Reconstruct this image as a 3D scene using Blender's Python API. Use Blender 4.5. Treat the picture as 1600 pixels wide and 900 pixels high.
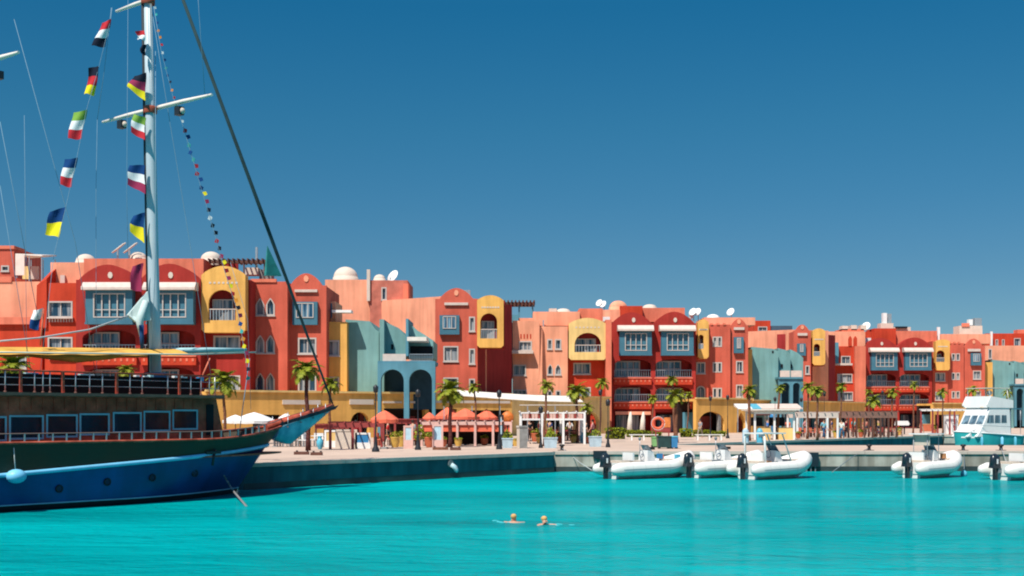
import bpy, bmesh, math, random
from mathutils import Vector, Matrix, Euler
from mathutils.geometry import tessellate_polygon
random.seed(7)
R = math.radians
PI = math.pi
sc = bpy.context.scene
for o in list(bpy.data.objects): bpy.data.objects.remove(o)
C = sc.collection

# ---------------------------------------------------------------- camera
EYE = 3.2; F = 2000.0; HZ = 650.0
cam_d = bpy.data.cameras.new('camera'); cam = bpy.data.objects.new('camera', cam_d); C.objects.link(cam)
cam.location = (0, 0, EYE); cam.rotation_euler = (R(90), 0, 0)
cam_d.lens = 45.0; cam_d.sensor_width = 36.0; cam_d.shift_y = 0.125
cam_d.clip_start = 0.5; cam_d.clip_end = 9000
sc.camera = cam
# ---------------------------------------------------------------- sun and sky
SUN_AZ, SUN_EL = R(31), R(56)           # azimuth to the left of straight behind the camera
S = Vector((-math.sin(SUN_AZ)*math.cos(SUN_EL), -math.cos(SUN_AZ)*math.cos(SUN_EL), math.sin(SUN_EL)))
sl = bpy.data.lights.new('sun', 'SUN'); sl.energy = 5.0; sl.angle = R(0.5); sl.color = (1, .95, .86)
so = bpy.data.objects.new('sun', sl); C.objects.link(so)
so.rotation_euler = S.to_track_quat('Z', 'Y').to_euler(); so.location = (-200, -150, 250)
w = bpy.data.worlds.new('World'); sc.world = w; w.use_nodes = True
nt = w.node_tree; bg = nt.nodes['Background']
sky = nt.nodes.new('ShaderNodeTexSky'); sky.sky_type = 'NISHITA'; sky.sun_disc = False
sky.sun_elevation = SUN_EL; sky.sun_rotation = math.atan2(S.x, S.y)
sky.air_density = 1.0; sky.dust_density = 0.1; sky.ozone_density = 4.0; sky.altitude = 0
tc = nt.nodes.new('ShaderNodeTexCoord'); sp = nt.nodes.new('ShaderNodeSeparateXYZ')
rp = nt.nodes.new('ShaderNodeValToRGB'); mx = nt.nodes.new('ShaderNodeMixRGB'); mx.blend_type = 'MULTIPLY'; mx.inputs[0].default_value = 1
nt.links.new(tc.outputs['Generated'], sp.inputs[0]); nt.links.new(sp.outputs['Z'], rp.inputs[0])
cr = rp.color_ramp
cr.elements[0].position = 0.0; cr.elements[0].color = (.30, .42, .50, 1)
cr.elements[1].position = 1.0; cr.elements[1].color = (1, 1, 1, 1)
for p_, c_ in ((.05, (.25, .37, .455)), (.108, (.193, .35, .432)), (.165, (.145, .365, .445)), (.2195, (.11, .384, .458)), (.307, (.055, .388, .49)), (.42, (.32, .66, .78)), (.6, (.85, .95, 1.0))):
    e = cr.elements.new(p_); e.color = (*c_, 1)
nt.links.new(sky.outputs[0], mx.inputs[1]); nt.links.new(rp.outputs[0], mx.inputs[2])
nt.links.new(mx.outputs[0], bg.inputs[0]); bg.inputs[1].default_value = 0.12
sc.view_settings.view_transform = 'Standard'; sc.view_settings.look = 'None'
sc.view_settings.exposure = 0.28; sc.view_settings.gamma = 1.0
sc.render.engine = 'CYCLES'
sc.cycles.pixel_filter_type = 'BLACKMAN_HARRIS'; sc.cycles.filter_width = 2.0
sc.cycles.max_bounces = 5; sc.cycles.diffuse_bounces = 3; sc.cycles.glossy_bounces = 3
sc.cycles.transmission_bounces = 3; sc.cycles.transparent_max_bounces = 6
sc.cycles.caustics_reflective = False; sc.cycles.caustics_refractive = False

# ---------------------------------------------------------------- materials
MATS = {}
def mat(name, col, rough=.8, var=.12, scale=1.5, bump=.15, spec=.3, metal=0, streak=0, bscale=None, col2=None, planks=0, pdir='Z'):
    if name in MATS: return MATS[name]
    m = bpy.data.materials.new(name); m.use_nodes = True; t = m.node_tree; N = t.nodes; L = t.links
    b = N['Principled BSDF']; b.inputs['Roughness'].default_value = rough; b.inputs['Metallic'].default_value = metal
    b.inputs['Specular IOR Level'].default_value = spec
    co = N.new('ShaderNodeTexCoord')
    n1 = N.new('ShaderNodeTexNoise'); n1.inputs['Scale'].default_value = scale; n1.inputs['Detail'].default_value = 5
    L.new(co.outputs['Object'], n1.inputs['Vector'])
    r = N.new('ShaderNodeValToRGB'); r.color_ramp.elements[0].position = .3; r.color_ramp.elements[1].position = .7
    lo = col2 if col2 else tuple(c*(1-var*1.3) for c in col); hi = col if col2 else tuple(min(1, c*(1+var)) for c in col)
    r.color_ramp.elements[0].color = (*lo, 1); r.color_ramp.elements[1].color = (*hi, 1)
    L.new(n1.outputs['Fac'], r.inputs[0]); out = r.outputs[0]
    if streak:
        mp = N.new('ShaderNodeMapping'); mp.inputs['Scale'].default_value = (1.6, 1.6, .18)
        n2 = N.new('ShaderNodeTexNoise'); n2.inputs['Scale'].default_value = 1.0; n2.inputs['Detail'].default_value = 6
        L.new(co.outputs['Object'], mp.inputs[0]); L.new(mp.outputs[0], n2.inputs['Vector'])
        r2 = N.new('ShaderNodeValToRGB'); r2.color_ramp.elements[0].position = .35; r2.color_ramp.elements[1].position = .6
        r2.color_ramp.elements[0].color = (1-streak, 1-streak*1.05, 1-streak*1.1, 1)
        mm = N.new('ShaderNodeMixRGB'); mm.blend_type = 'MULTIPLY'; mm.inputs[0].default_value = 1
        L.new(n2.outputs['Fac'], r2.inputs[0]); L.new(out, mm.inputs[1]); L.new(r2.outputs[0], mm.inputs[2]); out = mm.outputs[0]
    L.new(out, b.inputs['Base Color'])
    if bump:
        n3 = N.new('ShaderNodeTexNoise'); n3.inputs['Scale'].default_value = bscale or scale*8; n3.inputs['Detail'].default_value = 3
        L.new(co.outputs['Object'], n3.inputs['Vector'])
        bp = N.new('ShaderNodeBump'); bp.inputs['Strength'].default_value = bump; bp.inputs['Distance'].default_value = .03
        L.new(n3.outputs['Fac'], bp.inputs['Height']); L.new(bp.outputs[0], b.inputs['Normal'])
    if planks:
        wv = N.new('ShaderNodeTexWave'); wv.wave_type = 'BANDS'; wv.bands_direction = pdir; wv.wave_profile = 'SAW'; wv.inputs['Scale'].default_value = planks; wv.inputs['Distortion'].default_value = .25; wv.inputs['Detail Scale'].default_value = .3
        L.new(co.outputs['Object'], wv.inputs['Vector']); bw_ = N.new('ShaderNodeBump'); bw_.inputs['Strength'].default_value = .5; bw_.inputs['Distance'].default_value = .03
        L.new(wv.outputs['Fac'], bw_.inputs['Height'])
        if bump: L.new(bp.outputs[0], bw_.inputs['Normal'])
        L.new(bw_.outputs[0], b.inputs['Normal'])
    MATS[name] = m
    return m
def stucco(n, c): return mat(n, c, .88, .14, .35, .45, .12, streak=.18, bscale=5)
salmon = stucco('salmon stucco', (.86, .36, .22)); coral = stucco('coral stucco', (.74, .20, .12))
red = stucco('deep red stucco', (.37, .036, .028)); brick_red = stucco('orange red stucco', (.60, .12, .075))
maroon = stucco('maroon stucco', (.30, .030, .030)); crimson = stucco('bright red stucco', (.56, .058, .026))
yellow = stucco('ochre yellow stucco', (.78, .42, .11)); pale_yellow = stucco('pale yellow stucco', (.82, .56, .22))
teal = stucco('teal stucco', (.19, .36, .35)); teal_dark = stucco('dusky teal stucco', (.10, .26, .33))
bay_blue = mat('bay blue paint', (.05, .155, .215), .6, .1, 1, .1)  # base darkened to put the shade of the bay fronts into the paint
cream = mat('cream plaster', (.62, .52, .43), .8, .08, 1, .1)
white = mat('white paint', (.78, .77, .74), .5, .04, 2, .05)
visor_m = mat('whitewashed visor', (.62, .50, .43), .8, .08, 2, .1)
frame_m = mat('window frame paint', (.50, .44, .40), .5, .05, 2, 0)
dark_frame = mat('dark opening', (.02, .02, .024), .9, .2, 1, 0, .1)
brown_wood = mat('brown beams', (.12, .05, .035), .7, .2, 4, .2)
maroon_wood = mat('maroon painted beams', (.30, .05, .045), .6, .15, 3, .1)
steel = mat('galvanised steel', (.45, .46, .47), .4, .1, 6, .05, .5, .6)
black_metal = mat('black iron', (.018, .02, .024), .45, .1, 5, .05, .4)
awning_w = mat('white awning canvas', (.76, .69, .60), .9, .08, 1.5, .1, .1)
coral_cloth = mat('coral parasol cloth', (.75, .16, .09), .9, .12, 2, .1, .1)
grey_stone = mat('grey stone', (.22, .22, .21), .9, .2, 3, .4)
trunk_m = mat('palm bark', (.20, .085, .05), .95, .3, 6, .8, .1, bscale=20)
frond_m = mat('palm leaf', (.30, .30, .025), .6, .4, 5, 0, .2, col2=(.13, .17, .01))
frond_d = mat('dry palm leaf', (.22, .17, .03), .7, .3, 5, 0, .2, col2=(.10, .09, .02))
hedge_m = mat('hedge leaf', (.28, .30, .015), .6, .4, 3, 0, .2, col2=(.10, .13, .008))
pot_y = mat('yellow glazed pot', (.62, .38, .08), .4, .1, 3, .05, .5)
pot_r = mat('terracotta pot', (.5, .13, .06), .7, .1, 3, .05)
planter_m = mat('pale blue concrete', (.42, .55, .62), .8, .15, 3, .2)
blue_m = mat('blue enamel', (.03, .20, .42), .4, .1, 3, .05, .5)
sky_m = mat('light blue enamel', (.10, .42, .55), .4, .1, 3, .05, .5)
green_m = mat('dark green bin', (.012, .05, .05), .4, .2, 3, .05, .5)
lime_m = mat('light green plastic', (.20, .42, .16), .5, .1, 3, .05)
ring_m = mat('lifebuoy orange', (.72, .13, .06), .5, .1, 3, .05)
rattan = mat('dark rattan', (.09, .04, .03), .8, .2, 8, .2)
skin = mat('skin', (.55, .30, .20), .6, .06, 5, 0)
hair = mat('dark hair', (.03, .02, .015), .8, .2, 20, .2)
gold_hair = mat('sunlit sandy hair', (.62, .34, .12), .7, .1, 20, .1)

def glass(name, lo, hi, rough=.12):
    m = bpy.data.materials.new(name); m.use_nodes = True; t = m.node_tree; N = t.nodes; L = t.links
    b = N['Principled BSDF']; b.inputs['Roughness'].default_value = rough; b.inputs['Specular IOR Level'].default_value = .6
    oi = N.new('ShaderNodeObjectInfo'); co = N.new('ShaderNodeTexCoord')
    mp = N.new('ShaderNodeMapping'); mp.inputs['Scale'].default_value = (3.0, 3.0, .25)
    n = N.new('ShaderNodeTexNoise'); n.noise_dimensions = '4D'; n.inputs['Scale'].default_value = 1.1; n.inputs['Detail'].default_value = 2
    L.new(co.outputs['Object'], mp.inputs[0]); L.new(mp.outputs[0], n.inputs['Vector'])
    mu = N.new('ShaderNodeMath'); mu.operation = 'MULTIPLY'; mu.inputs[1].default_value = 40
    L.new(oi.outputs['Random'], mu.inputs[0]); L.new(mu.outputs[0], n.inputs['W'])
    r = N.new('ShaderNodeValToRGB'); r.color_ramp.elements[0].position = .42; r.color_ramp.elements[1].position = .66
    r.color_ramp.elements[0].color = (*lo, 1); r.color_ramp.elements[1].color = (*hi, 1)
    L.new(n.outputs['Fac'], r.inputs[0]); L.new(r.outputs[0], b.inputs['Base Color'])
    MATS[name] = m; return m
glass_m = glass('window glass with curtains', (.015, .045, .08), (.40, .40, .40))
glass_b = glass('blue window glass', (.012, .06, .12), (.24, .38, .46))
glass_s = glass('ship window glass', (.002, .014, .045), (.004, .03, .08), .25)
MATS['ship window glass'].node_tree.nodes['Principled BSDF'].inputs['Specular IOR Level'].default_value = .25
clear_m = glass('smoked windscreen', (.05, .09, .12), (.2, .3, .36), .1)

# ---------------------------------------------------------------- mesh helpers
class MB:
    def __init__(s): s.v = []; s.f = []; s.m = []; s.mats = []; s.sm = []
    def mi(s, m):
        if m not in s.mats: s.mats.append(m)
        return s.mats.index(m)
    def add(s, vs, fs, m, smooth=False):
        k = len(s.v); i = s.mi(m); s.v += [tuple(v) for v in vs]
        for f in fs: s.f.append(tuple(a+k for a in f)); s.m.append(i); s.sm.append(smooth)
        return s
    def box(s, x0, x1, y0, y1, z0, z1, m):
        if x0 > x1: x0, x1 = x1, x0
        if y0 > y1: y0, y1 = y1, y0
        if z0 > z1: z0, z1 = z1, z0
        v = [(x, y, z) for z in (z0, z1) for y in (y0, y1) for x in (x0, x1)]
        return s.add(v, [(0, 2, 3, 1), (4, 5, 7, 6), (0, 1, 5, 4), (2, 6, 7, 3), (0, 4, 6, 2), (1, 3, 7, 5)], m)
    def hexa(s, v, m):   # 8 verts ordered like box
        return s.add(v, [(0, 2, 3, 1), (4, 5, 7, 6), (0, 1, 5, 4), (2, 6, 7, 3), (0, 4, 6, 2), (1, 3, 7, 5)], m)
    def plate(s, outline, holes, d0, d1, m, mrev=None):
        loops = [outline] + holes
        pts = [Vector((a, b, 0)) for l in loops for a, b in l]
        tris = tessellate_polygon([[Vector((a, b, 0)) for a, b in l] for l in loops])
        n = len(pts)
        s.add([(p.x, d0, p.y) for p in pts] + [(p.x, d1, p.y) for p in pts],
              [tuple(t) for t in tris] + [tuple(i+n for i in reversed(t)) for t in tris], m)
        for li, l in enumerate(loops):
            k = len(l)
            s.add([(a, d0, b) for a, b in l] + [(a, d1, b) for a, b in l],
                  [(i, (i+1) % k, (i+1) % k + k, i+k) for i in range(k)], (mrev or m) if li else m)
        return s
    def prism(s, outline, axis, a0, a1, m, smooth=False):   # outline in the plane normal to axis ('x','y','z')
        def P(a, b, c): return {'x': (c, a, b), 'y': (a, c, b), 'z': (a, b, c)}[axis]
        n = len(outline)
        tris = tessellate_polygon([[Vector((a, b, 0)) for a, b in outline]])
        s.add([P(a, b, a0) for a, b in outline] + [P(a, b, a1) for a, b in outline],
              [tuple(t) for t in tris] + [tuple(i+n for i in reversed(t)) for t in tris], m)
        s.add([P(a, b, a0) for a, b in outline] + [P(a, b, a1) for a, b in outline],
              [(i, (i+1) % n, (i+1) % n + n, i+n) for i in range(n)], m, smooth)
        return s
    def tube(s, path, r, m, n=8, caps=True, smooth=True):
        path = [Vector(p) for p in path]; rs = r if isinstance(r, (list, tuple)) else [r]*len(path)
        vs = []; up = None
        for i, p in enumerate(path):
            d = (path[min(i+1, len(path)-1)] - path[max(i-1, 0)]).normalized()
            if up is None: up = Vector((0, 0, 1)) if abs(d.z) < .9 else Vector((1, 0, 0))
            a = d.cross(up).normalized(); b = a.cross(d).normalized(); up = b
            for k in range(n):
                t = 2*PI*k/n; vs.append(p + (a*math.cos(t) + b*math.sin(t))*rs[i])
        fs = [(i*n+k, i*n+(k+1) % n, (i+1)*n+(k+1) % n, (i+1)*n+k) for i in range(len(path)-1) for k in range(n)]
        s.add(vs, fs, m, smooth)
        if caps:
            s.add(vs[:n], [tuple(range(n))], m); s.add(vs[-n:], [tuple(range(n))], m)
        return s
    def lathe(s, prof, m, c=(0, 0, 0), n=16, smooth=True):
        vs = [(c[0]+r*math.cos(2*PI*k/n), c[1]+r*math.sin(2*PI*k/n), c[2]+z) for r, z in prof for k in range(n)]
        fs = [(i*n+k, i*n+(k+1) % n, (i+1)*n+(k+1) % n, (i+1)*n+k) for i in range(len(prof)-1) for k in range(n)]
        return s.add(vs, fs, m, smooth)
    def ball(s, c, rx, ry, rz, m, n=12, h=8):
        vs = []; 
        for i in range(h+1):
            a = PI*i/h
            for k in range(n):
                vs.append((c[0]+rx*math.sin(a)*math.cos(2*PI*k/n), c[1]+ry*math.sin(a)*math.sin(2*PI*k/n), c[2]+rz*math.cos(a)))
        return s.add(vs, [(i*n+k, i*n+(k+1) % n, (i+1)*n+(k+1) % n, (i+1)*n+k) for i in range(h) for k in range(n)], m, True)
    def mesh(s, name):
        me = bpy.data.meshes.new(name); me.from_pydata(s.v, [], s.f)
        for m in s.mats: me.materials.append(m)
        me.polygons.foreach_set('material_index', s.m); me.polygons.foreach_set('use_smooth', s.sm)
        me.update(); bm = bmesh.new(); bm.from_mesh(me)
        bmesh.ops.remove_doubles(bm, verts=bm.verts, dist=1e-5)
        bmesh.ops.recalc_face_normals(bm, faces=bm.faces); bm.to_mesh(me); bm.free()
        return me
    def build(s, name, parent=None, loc=None, rz=0, **kw):
        o = bpy.data.objects.new(name, s.mesh(name)); C.objects.link(o)
        if parent is not None: o.parent = parent
        if loc is not None: o.location = loc
        if rz: o.rotation_euler.z = rz
        for k, v_ in kw.items(): o[k] = v_
        return o
def inst(name, me, parent, loc=(0, 0, 0), rot=(0, 0, 0), scl=(1, 1, 1)):
    o = bpy.data.objects.new(name, me); C.objects.link(o); o.parent = parent
    o.location = loc; o.rotation_euler = rot; o.scale = scl; return o
def thing(name, label, cat, loc=(0, 0, 0), rz=0, group=None, kind=None):
    o = bpy.data.objects.new(name, None); C.objects.link(o); o.location = loc; o.rotation_euler = (0, 0, rz)
    o.empty_display_size = .3
    o['label'] = label; o['category'] = cat
    if group: o['group'] = group
    if kind: o['kind'] = kind
    return o
def tag(o, label, cat, group=None, kind=None):
    o['label'] = label; o['category'] = cat
    if group: o['group'] = group
    if kind: o['kind'] = kind
    return o
def dup(root, loc, rz=None, label=None, scl=None):
    kids = {}
    for c in bpy.data.objects: kids.setdefault(c.parent, []).append(c)
    r = root.copy(); C.objects.link(r); r.location = loc
    if rz is not None: r.rotation_euler.z = rz
    if label: r['label'] = label
    if scl: r.scale = (scl,)*3
    def rec(src, dst):
        for ch in kids.get(src, []):
            c = ch.copy(); C.objects.link(c); c.parent = dst; rec(ch, c)
    rec(root, r); return r
def W(px, py, Y): return Vector(((px-800)/F*Y, Y, EYE+(HZ-py)/F*Y))
QZ = 1.15
def G(px, py):           # a point of the quay's level seen at this pixel
    Y = (EYE-QZ)*F/(py-HZ); return Vector(((px-800)/F*Y, Y, QZ))
def shape(x0, x1, z0, z1, kind):
    wd = x1-x0; h = z1-z0
    if kind == 'r': return [(x0, z0), (x1, z0), (x1, z1), (x0, z1)]
    rise = {'a': min(wd/2, h*.6), 's': wd*.16, 'p': min(wd*.8, h*.6)}[kind]
    n = 10; cx = (x0+x1)/2; out = [(x0, z0), (x1, z0)]
    for i in range(n+1):
        t = PI*i/n; c_ = math.cos(t); s_ = math.sin(t)
        if kind == 'p': s_ = 1-abs(c_)**1.3 if abs(c_) > 1e-6 else 1
        out.append((cx+wd/2*c_, z1-rise+rise*s_))
    return out

# ---------------------------------------------------------------- house frame: local x along the facade, y inward, z up
class House:
    def __init__(s, name, label, px0, Y, rot=0, cat='building', base=QZ, group=None):
        s.x0 = (px0-800)/F*Y; s.y0 = Y; s.rot = R(rot); s.base = base
        s.e = thing(name, label, cat, (s.x0, s.y0, base), s.rot, group) if name else None
        s.holes = []
    def u(s, px, d=0):
        c, n = math.cos(s.rot), math.sin(s.rot); k = (px-800)/F
        ox = s.x0-n*d; oy = s.y0+c*d
        return (k*oy-ox)/(c-k*n)
    def Yat(s, px, d=0): return s.y0+math.cos(s.rot)*d+math.sin(s.rot)*s.u(px, d)
    def z(s, py, px, d=0): return EYE+(HZ-py)/F*s.Yat(px, d)-s.base
    def rect(s, x0, x1, yt, yb, d=0):
        pm = (x0+x1)/2; return s.u(x0, d), s.u(x1, d), s.z(yb, pm, d), s.z(yt, pm, d)
    def hole(s, x0, x1, yt, yb, kind='r'):
        s.holes.append(shape(*s.rect(x0, x1, yt, yb), kind))
    def box(s, name, x0, x1, yt, yb, d0, d1, m, dref=None, parent=None, **kw):
        a, b, c, d = s.rect(x0, x1, yt, yb, d0 if dref is None else dref)
        return MB().box(a, b, d0, d1, c, d, m).build(name, parent or s.e, **kw)
    def win(s, x0, x1, yt, yb, kind='r', nx=2, nz=0, d=0, fr=None, gl=None, hole=True, sill=True, bw=.14, parent=None, dd=.2):
        fr = fr or frame_m; gl = gl or glass_m
        a, b, c, e = s.rect(x0, x1, yt, yb, d)
        if hole: s.holes.append(shape(a, b, c, e, kind))
        mb = MB(); g = bw
        outer = shape(a-g*.6, b+g*.6, c-g*.6, e+g*.6, kind); inner = shape(a+g*.4, b-g*.4, c+g*.4, e-g*.4, kind)
        mb.plate(outer, [inner], d-.04, d+dd-.02, fr)
        bar = .05
        for i in range(1, nx):
            x = a+(b-a)*i/nx; mb.box(x-bar, x+bar, d+dd-.09, d+dd-.015, c+g*.3, e-(.3*(b-a) if kind != 'r' else g*.3), fr)
        for i in range(1, nz+1):
            z = c+(e-c)*i/(nz+1); mb.box(a+g*.3, b-g*.3, d+dd-.075, d+dd-.012, z-bar, z+bar, fr)
        if sill: mb.box(a-g, b+g, d-.14, d-.045, c-.16, c-.05, fr)
        w_ = mb.build('window', parent or s.e)
        MB().plate(shape(a+.003, b-.003, c+.003, e-.003, kind), [], d+dd, d+dd+.03, gl).build('pane', w_)
        return w_
    def facade(s, outline, m, t=.4, depth=9, top=None, mbody=None, d0=0, name='wall', base=None, mrev=None):
        ol = [(s.u(px), s.z(py, px)) for px, py in outline]
        xs = [p[0] for p in ol]; lo = min(xs); hi = max(xs)
        mb = MB(); mb.plate(ol, s.holes, d0, d0+t, m, mrev)
        zt = s.z(top, (outline[0][0]+outline[-1][0])/2) if top is not None else min(max(p[1] for p in ol), 99)
        zb = min(p[1] for p in ol)
        mb.box(lo+.004, hi-.004, d0+t-.02, d0+depth, zb+.002, zt-.004, mbody or m)
        s.holes = []
        return mb.build(name, s.e)
    def rail(s, x0, x1, yt, yb, d, m=steel, n=10, depth_sides=0):
        a, b, c, e = s.rect(x0, x1, yt, yb, d); mb = MB()
        mb.box(a, b, d-.03, d+.03, e-.06, e, m); mb.box(a, b, d-.02, d+.02, c, c+.05, m)
        for i in range(n+1):
            x = a+(b-a)*i/n; mb.box(x-.018, x+.018, d-.018, d+.018, c+.05, e-.06, m)
        return mb.build('railing', s.e)
def arc(xa, ya, xb, yb, ypk, n=12, p=.85):
    out = []
    for i in range(n+1):
        t = i/n; yl = ya+(yb-ya)*t; pk = (ya+yb)/2-ypk
        out.append((xa+(xb-xa)*t, yl-pk*math.sin(PI*t)**p))
    return out
def dome(h, px, pybase, rpx, d, m=cream, sq=.8, name='dome'):
    x = h.u(px, d); z = h.z(pybase, px, d); r = rpx/F*h.Yat(px, d)
    prof = [(r*math.cos(a*PI/20), r*sq*math.sin(a*PI/20)) for a in range(0, 11)]
    MB().lathe([(r*1.05, -.6), (r*1.05, 0)] + prof, m, (x, d, z), 20).build(name, h.e)

# ---------------------------------------------------------------- setting: land, quay walls, water
land_m = mat('pale pink paving', (.52, .385, .30), .9, .10, .25, .25, .1, bscale=3)
wall_dark = mat('algae stained quay wall', (.03, .16, .18), .75, .25, .6, .5, .3, streak=.3, bscale=3, col2=(.012, .085, .105))
wall_grey = mat('weathered concrete quay', (.50, .46, .39), .9, .2, .8, .6, .12, streak=.4, bscale=3, col2=(.28, .26, .22))
wet_m = mat('wet tidal band', (.035, .05, .05), .5, .3, 1, .4, .4)
cop_m = mat('pale coping stone', (.52, .43, .36), .85, .12, .8, .3, .15)
poly = [(-11.5, 55.5), (2.3, 73), (2.5, 74.4), (100, 76), (100, 88.5), (13, 89.5), (11.3, 92.2), (46, 137), (170, 137),
        (900, 1500), (900, 2500), (-900, 2500), (-900, 82), (-16, 80)]
mb = MB(); mb.prism([(x, y+.35) if y < 100 else (x, y+.2) for x, y in poly], 'z', -2.5, QZ, land_m)
mb.build('ground', kind='structure')
def quay_wall(name, a, b, m, h0=.3, t=.12):
    a = Vector(a); b = Vector(b); d = (b-a).normalized(); L = (b-a).length
    ang = math.atan2(d.y, d.x)
    k = MB().box(0, L, -t, .3, -1.5, QZ-.17, m).build(name, None, (a.x, a.y, 0), ang, kind='structure')
    MB().box(0, L, -t-.012, -t+.05, -1.4, .28, wet_m).build('tide_band', k)
    x = 0; me = None
    cm = MB().box(.012, 2.0-.012, -t-.08, .45, QZ-.166, QZ+.012, cop_m).mesh('coping_stone')
    while x < L-.5:
        o = inst('coping_stone', cm, k, (x, 0, random.uniform(-.004, .004))); o.scale.x = min(1, (L-x)/2.0); x += 2.0
    return k
quay_wall('quay_wall', (-11.65, 55.3), (2.3, 73), wall_dark)
quay_wall('quay_wall', (2.44, 73.9), (60, 75.3), wall_grey)
quay_wall('quay_wall', (-16, 80), (-11.62, 55.95), wall_dark)
quay_wall('quay_wall', (11.3, 92.2), (46, 137), wall_dark)
quay_wall('quay_wall', (46.2, 137), (140, 137), wall_grey)
# water
m = bpy.data.materials.new('turquoise harbour water'); m.use_nodes = True; t = m.node_tree; N = t.nodes; L_ = t.links
N.remove(N['Principled BSDF']); out_ = N['Material Output']
df = N.new('ShaderNodeBsdfDiffuse'); gl_ = N.new('ShaderNodeBsdfGlossy'); gl_.inputs['Roughness'].default_value = .07
gl_.inputs['Color'].default_value = (.62, .86, .92, 1)
mxs = N.new('ShaderNodeMixShader'); fr_ = N.new('ShaderNodeFresnel'); fr_.inputs['IOR'].default_value = 1.33
ms_ = N.new('ShaderNodeMath'); ms_.operation = 'MULTIPLY'; ms_.inputs[1].default_value = .55
co = N.new('ShaderNodeTexCoord'); mp = N.new('ShaderNodeMapping'); mp.inputs['Scale'].default_value = (.05, .11, 1)
n1 = N.new('ShaderNodeTexNoise'); n1.inputs['Scale'].default_value = 1; n1.inputs['Detail'].default_value = 5
L_.new(co.outputs['Object'], mp.inputs[0]); L_.new(mp.outputs[0], n1.inputs['Vector'])
r = N.new('ShaderNodeValToRGB'); r.color_ramp.elements[0].position = .3; r.color_ramp.elements[1].position = .72
r.color_ramp.elements[0].color = (.0, .20, .21, 1); r.color_ramp.elements[1].color = (.0, .38, .385, 1)
L_.new(n1.outputs['Fac'], r.inputs[0]); L_.new(r.outputs[0], df.inputs['Color'])
prev = None
for sx, sy, dist, st in ((.22, .5, .8, .6), (.7, 1.7, .34, .8), (2.2, 5.0, .12, .8), (7, 14, .03, .6)):
    mp2 = N.new('ShaderNodeMapping'); mp2.inputs['Scale'].default_value = (sx, sy, 1); mp2.inputs['Rotation'].default_value = (0, 0, .12*sx)
    nn = N.new('ShaderNodeTexNoise'); nn.inputs['Scale'].default_value = 1; nn.inputs['Detail'].default_value = 3; nn.inputs['Distortion'].default_value = .6
    L_.new(co.outputs['Object'], mp2.inputs[0]); L_.new(mp2.outputs[0], nn.inputs['Vector'])
    bp = N.new('ShaderNodeBump'); bp.inputs['Strength'].default_value = st; bp.inputs['Distance'].default_value = dist
    L_.new(nn.outputs['Fac'], bp.inputs['Height'])
    if prev: L_.new(prev.outputs[0], bp.inputs['Normal'])
    prev = bp
for q_ in (df, gl_, fr_): L_.new(prev.outputs[0], q_.inputs['Normal'])
mpw = N.new('ShaderNodeMapping'); mpw.inputs['Scale'].default_value = (.035, .10, 1); nw = N.new('ShaderNodeTexNoise'); nw.inputs['Scale'].default_value = 1; nw.inputs['Detail'].default_value = 6; nw.inputs['Distortion'].default_value = 1.2
mrw = N.new('ShaderNodeMapRange'); mrw.inputs['From Min'].default_value = .35; mrw.inputs['From Max'].default_value = .65; mrw.inputs['To Min'].default_value = .18; mrw.inputs['To Max'].default_value = .80
L_.new(co.outputs['Object'], mpw.inputs[0]); L_.new(mpw.outputs[0], nw.inputs['Vector']); L_.new(nw.outputs['Fac'], mrw.inputs['Value']); L_.new(mrw.outputs[0], ms_.inputs[1])
mrr = N.new('ShaderNodeMapRange'); mrr.inputs['From Min'].default_value = .35; mrr.inputs['From Max'].default_value = .65; mrr.inputs['To Min'].default_value = .16; mrr.inputs['To Max'].default_value = .04
L_.new(nw.outputs['Fac'], mrr.inputs['Value']); L_.new(mrr.outputs[0], gl_.inputs['Roughness'])
L_.new(fr_.outputs[0], ms_.inputs[0]); L_.new(ms_.outputs[0], mxs.inputs[0]); L_.new(df.outputs[0], mxs.inputs[1]); L_.new(gl_.outputs[0], mxs.inputs[2])
L_.new(mxs.outputs[0], out_.inputs['Surface'])
water_m = m
mb = MB(); mb.add([(-3000, -400, 0), (3000, -400, 0), (3000, 300, 0), (-3000, 300, 0)], [(0, 1, 2, 3)], water_m)
mb.build('sea_water', kind='structure')

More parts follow.
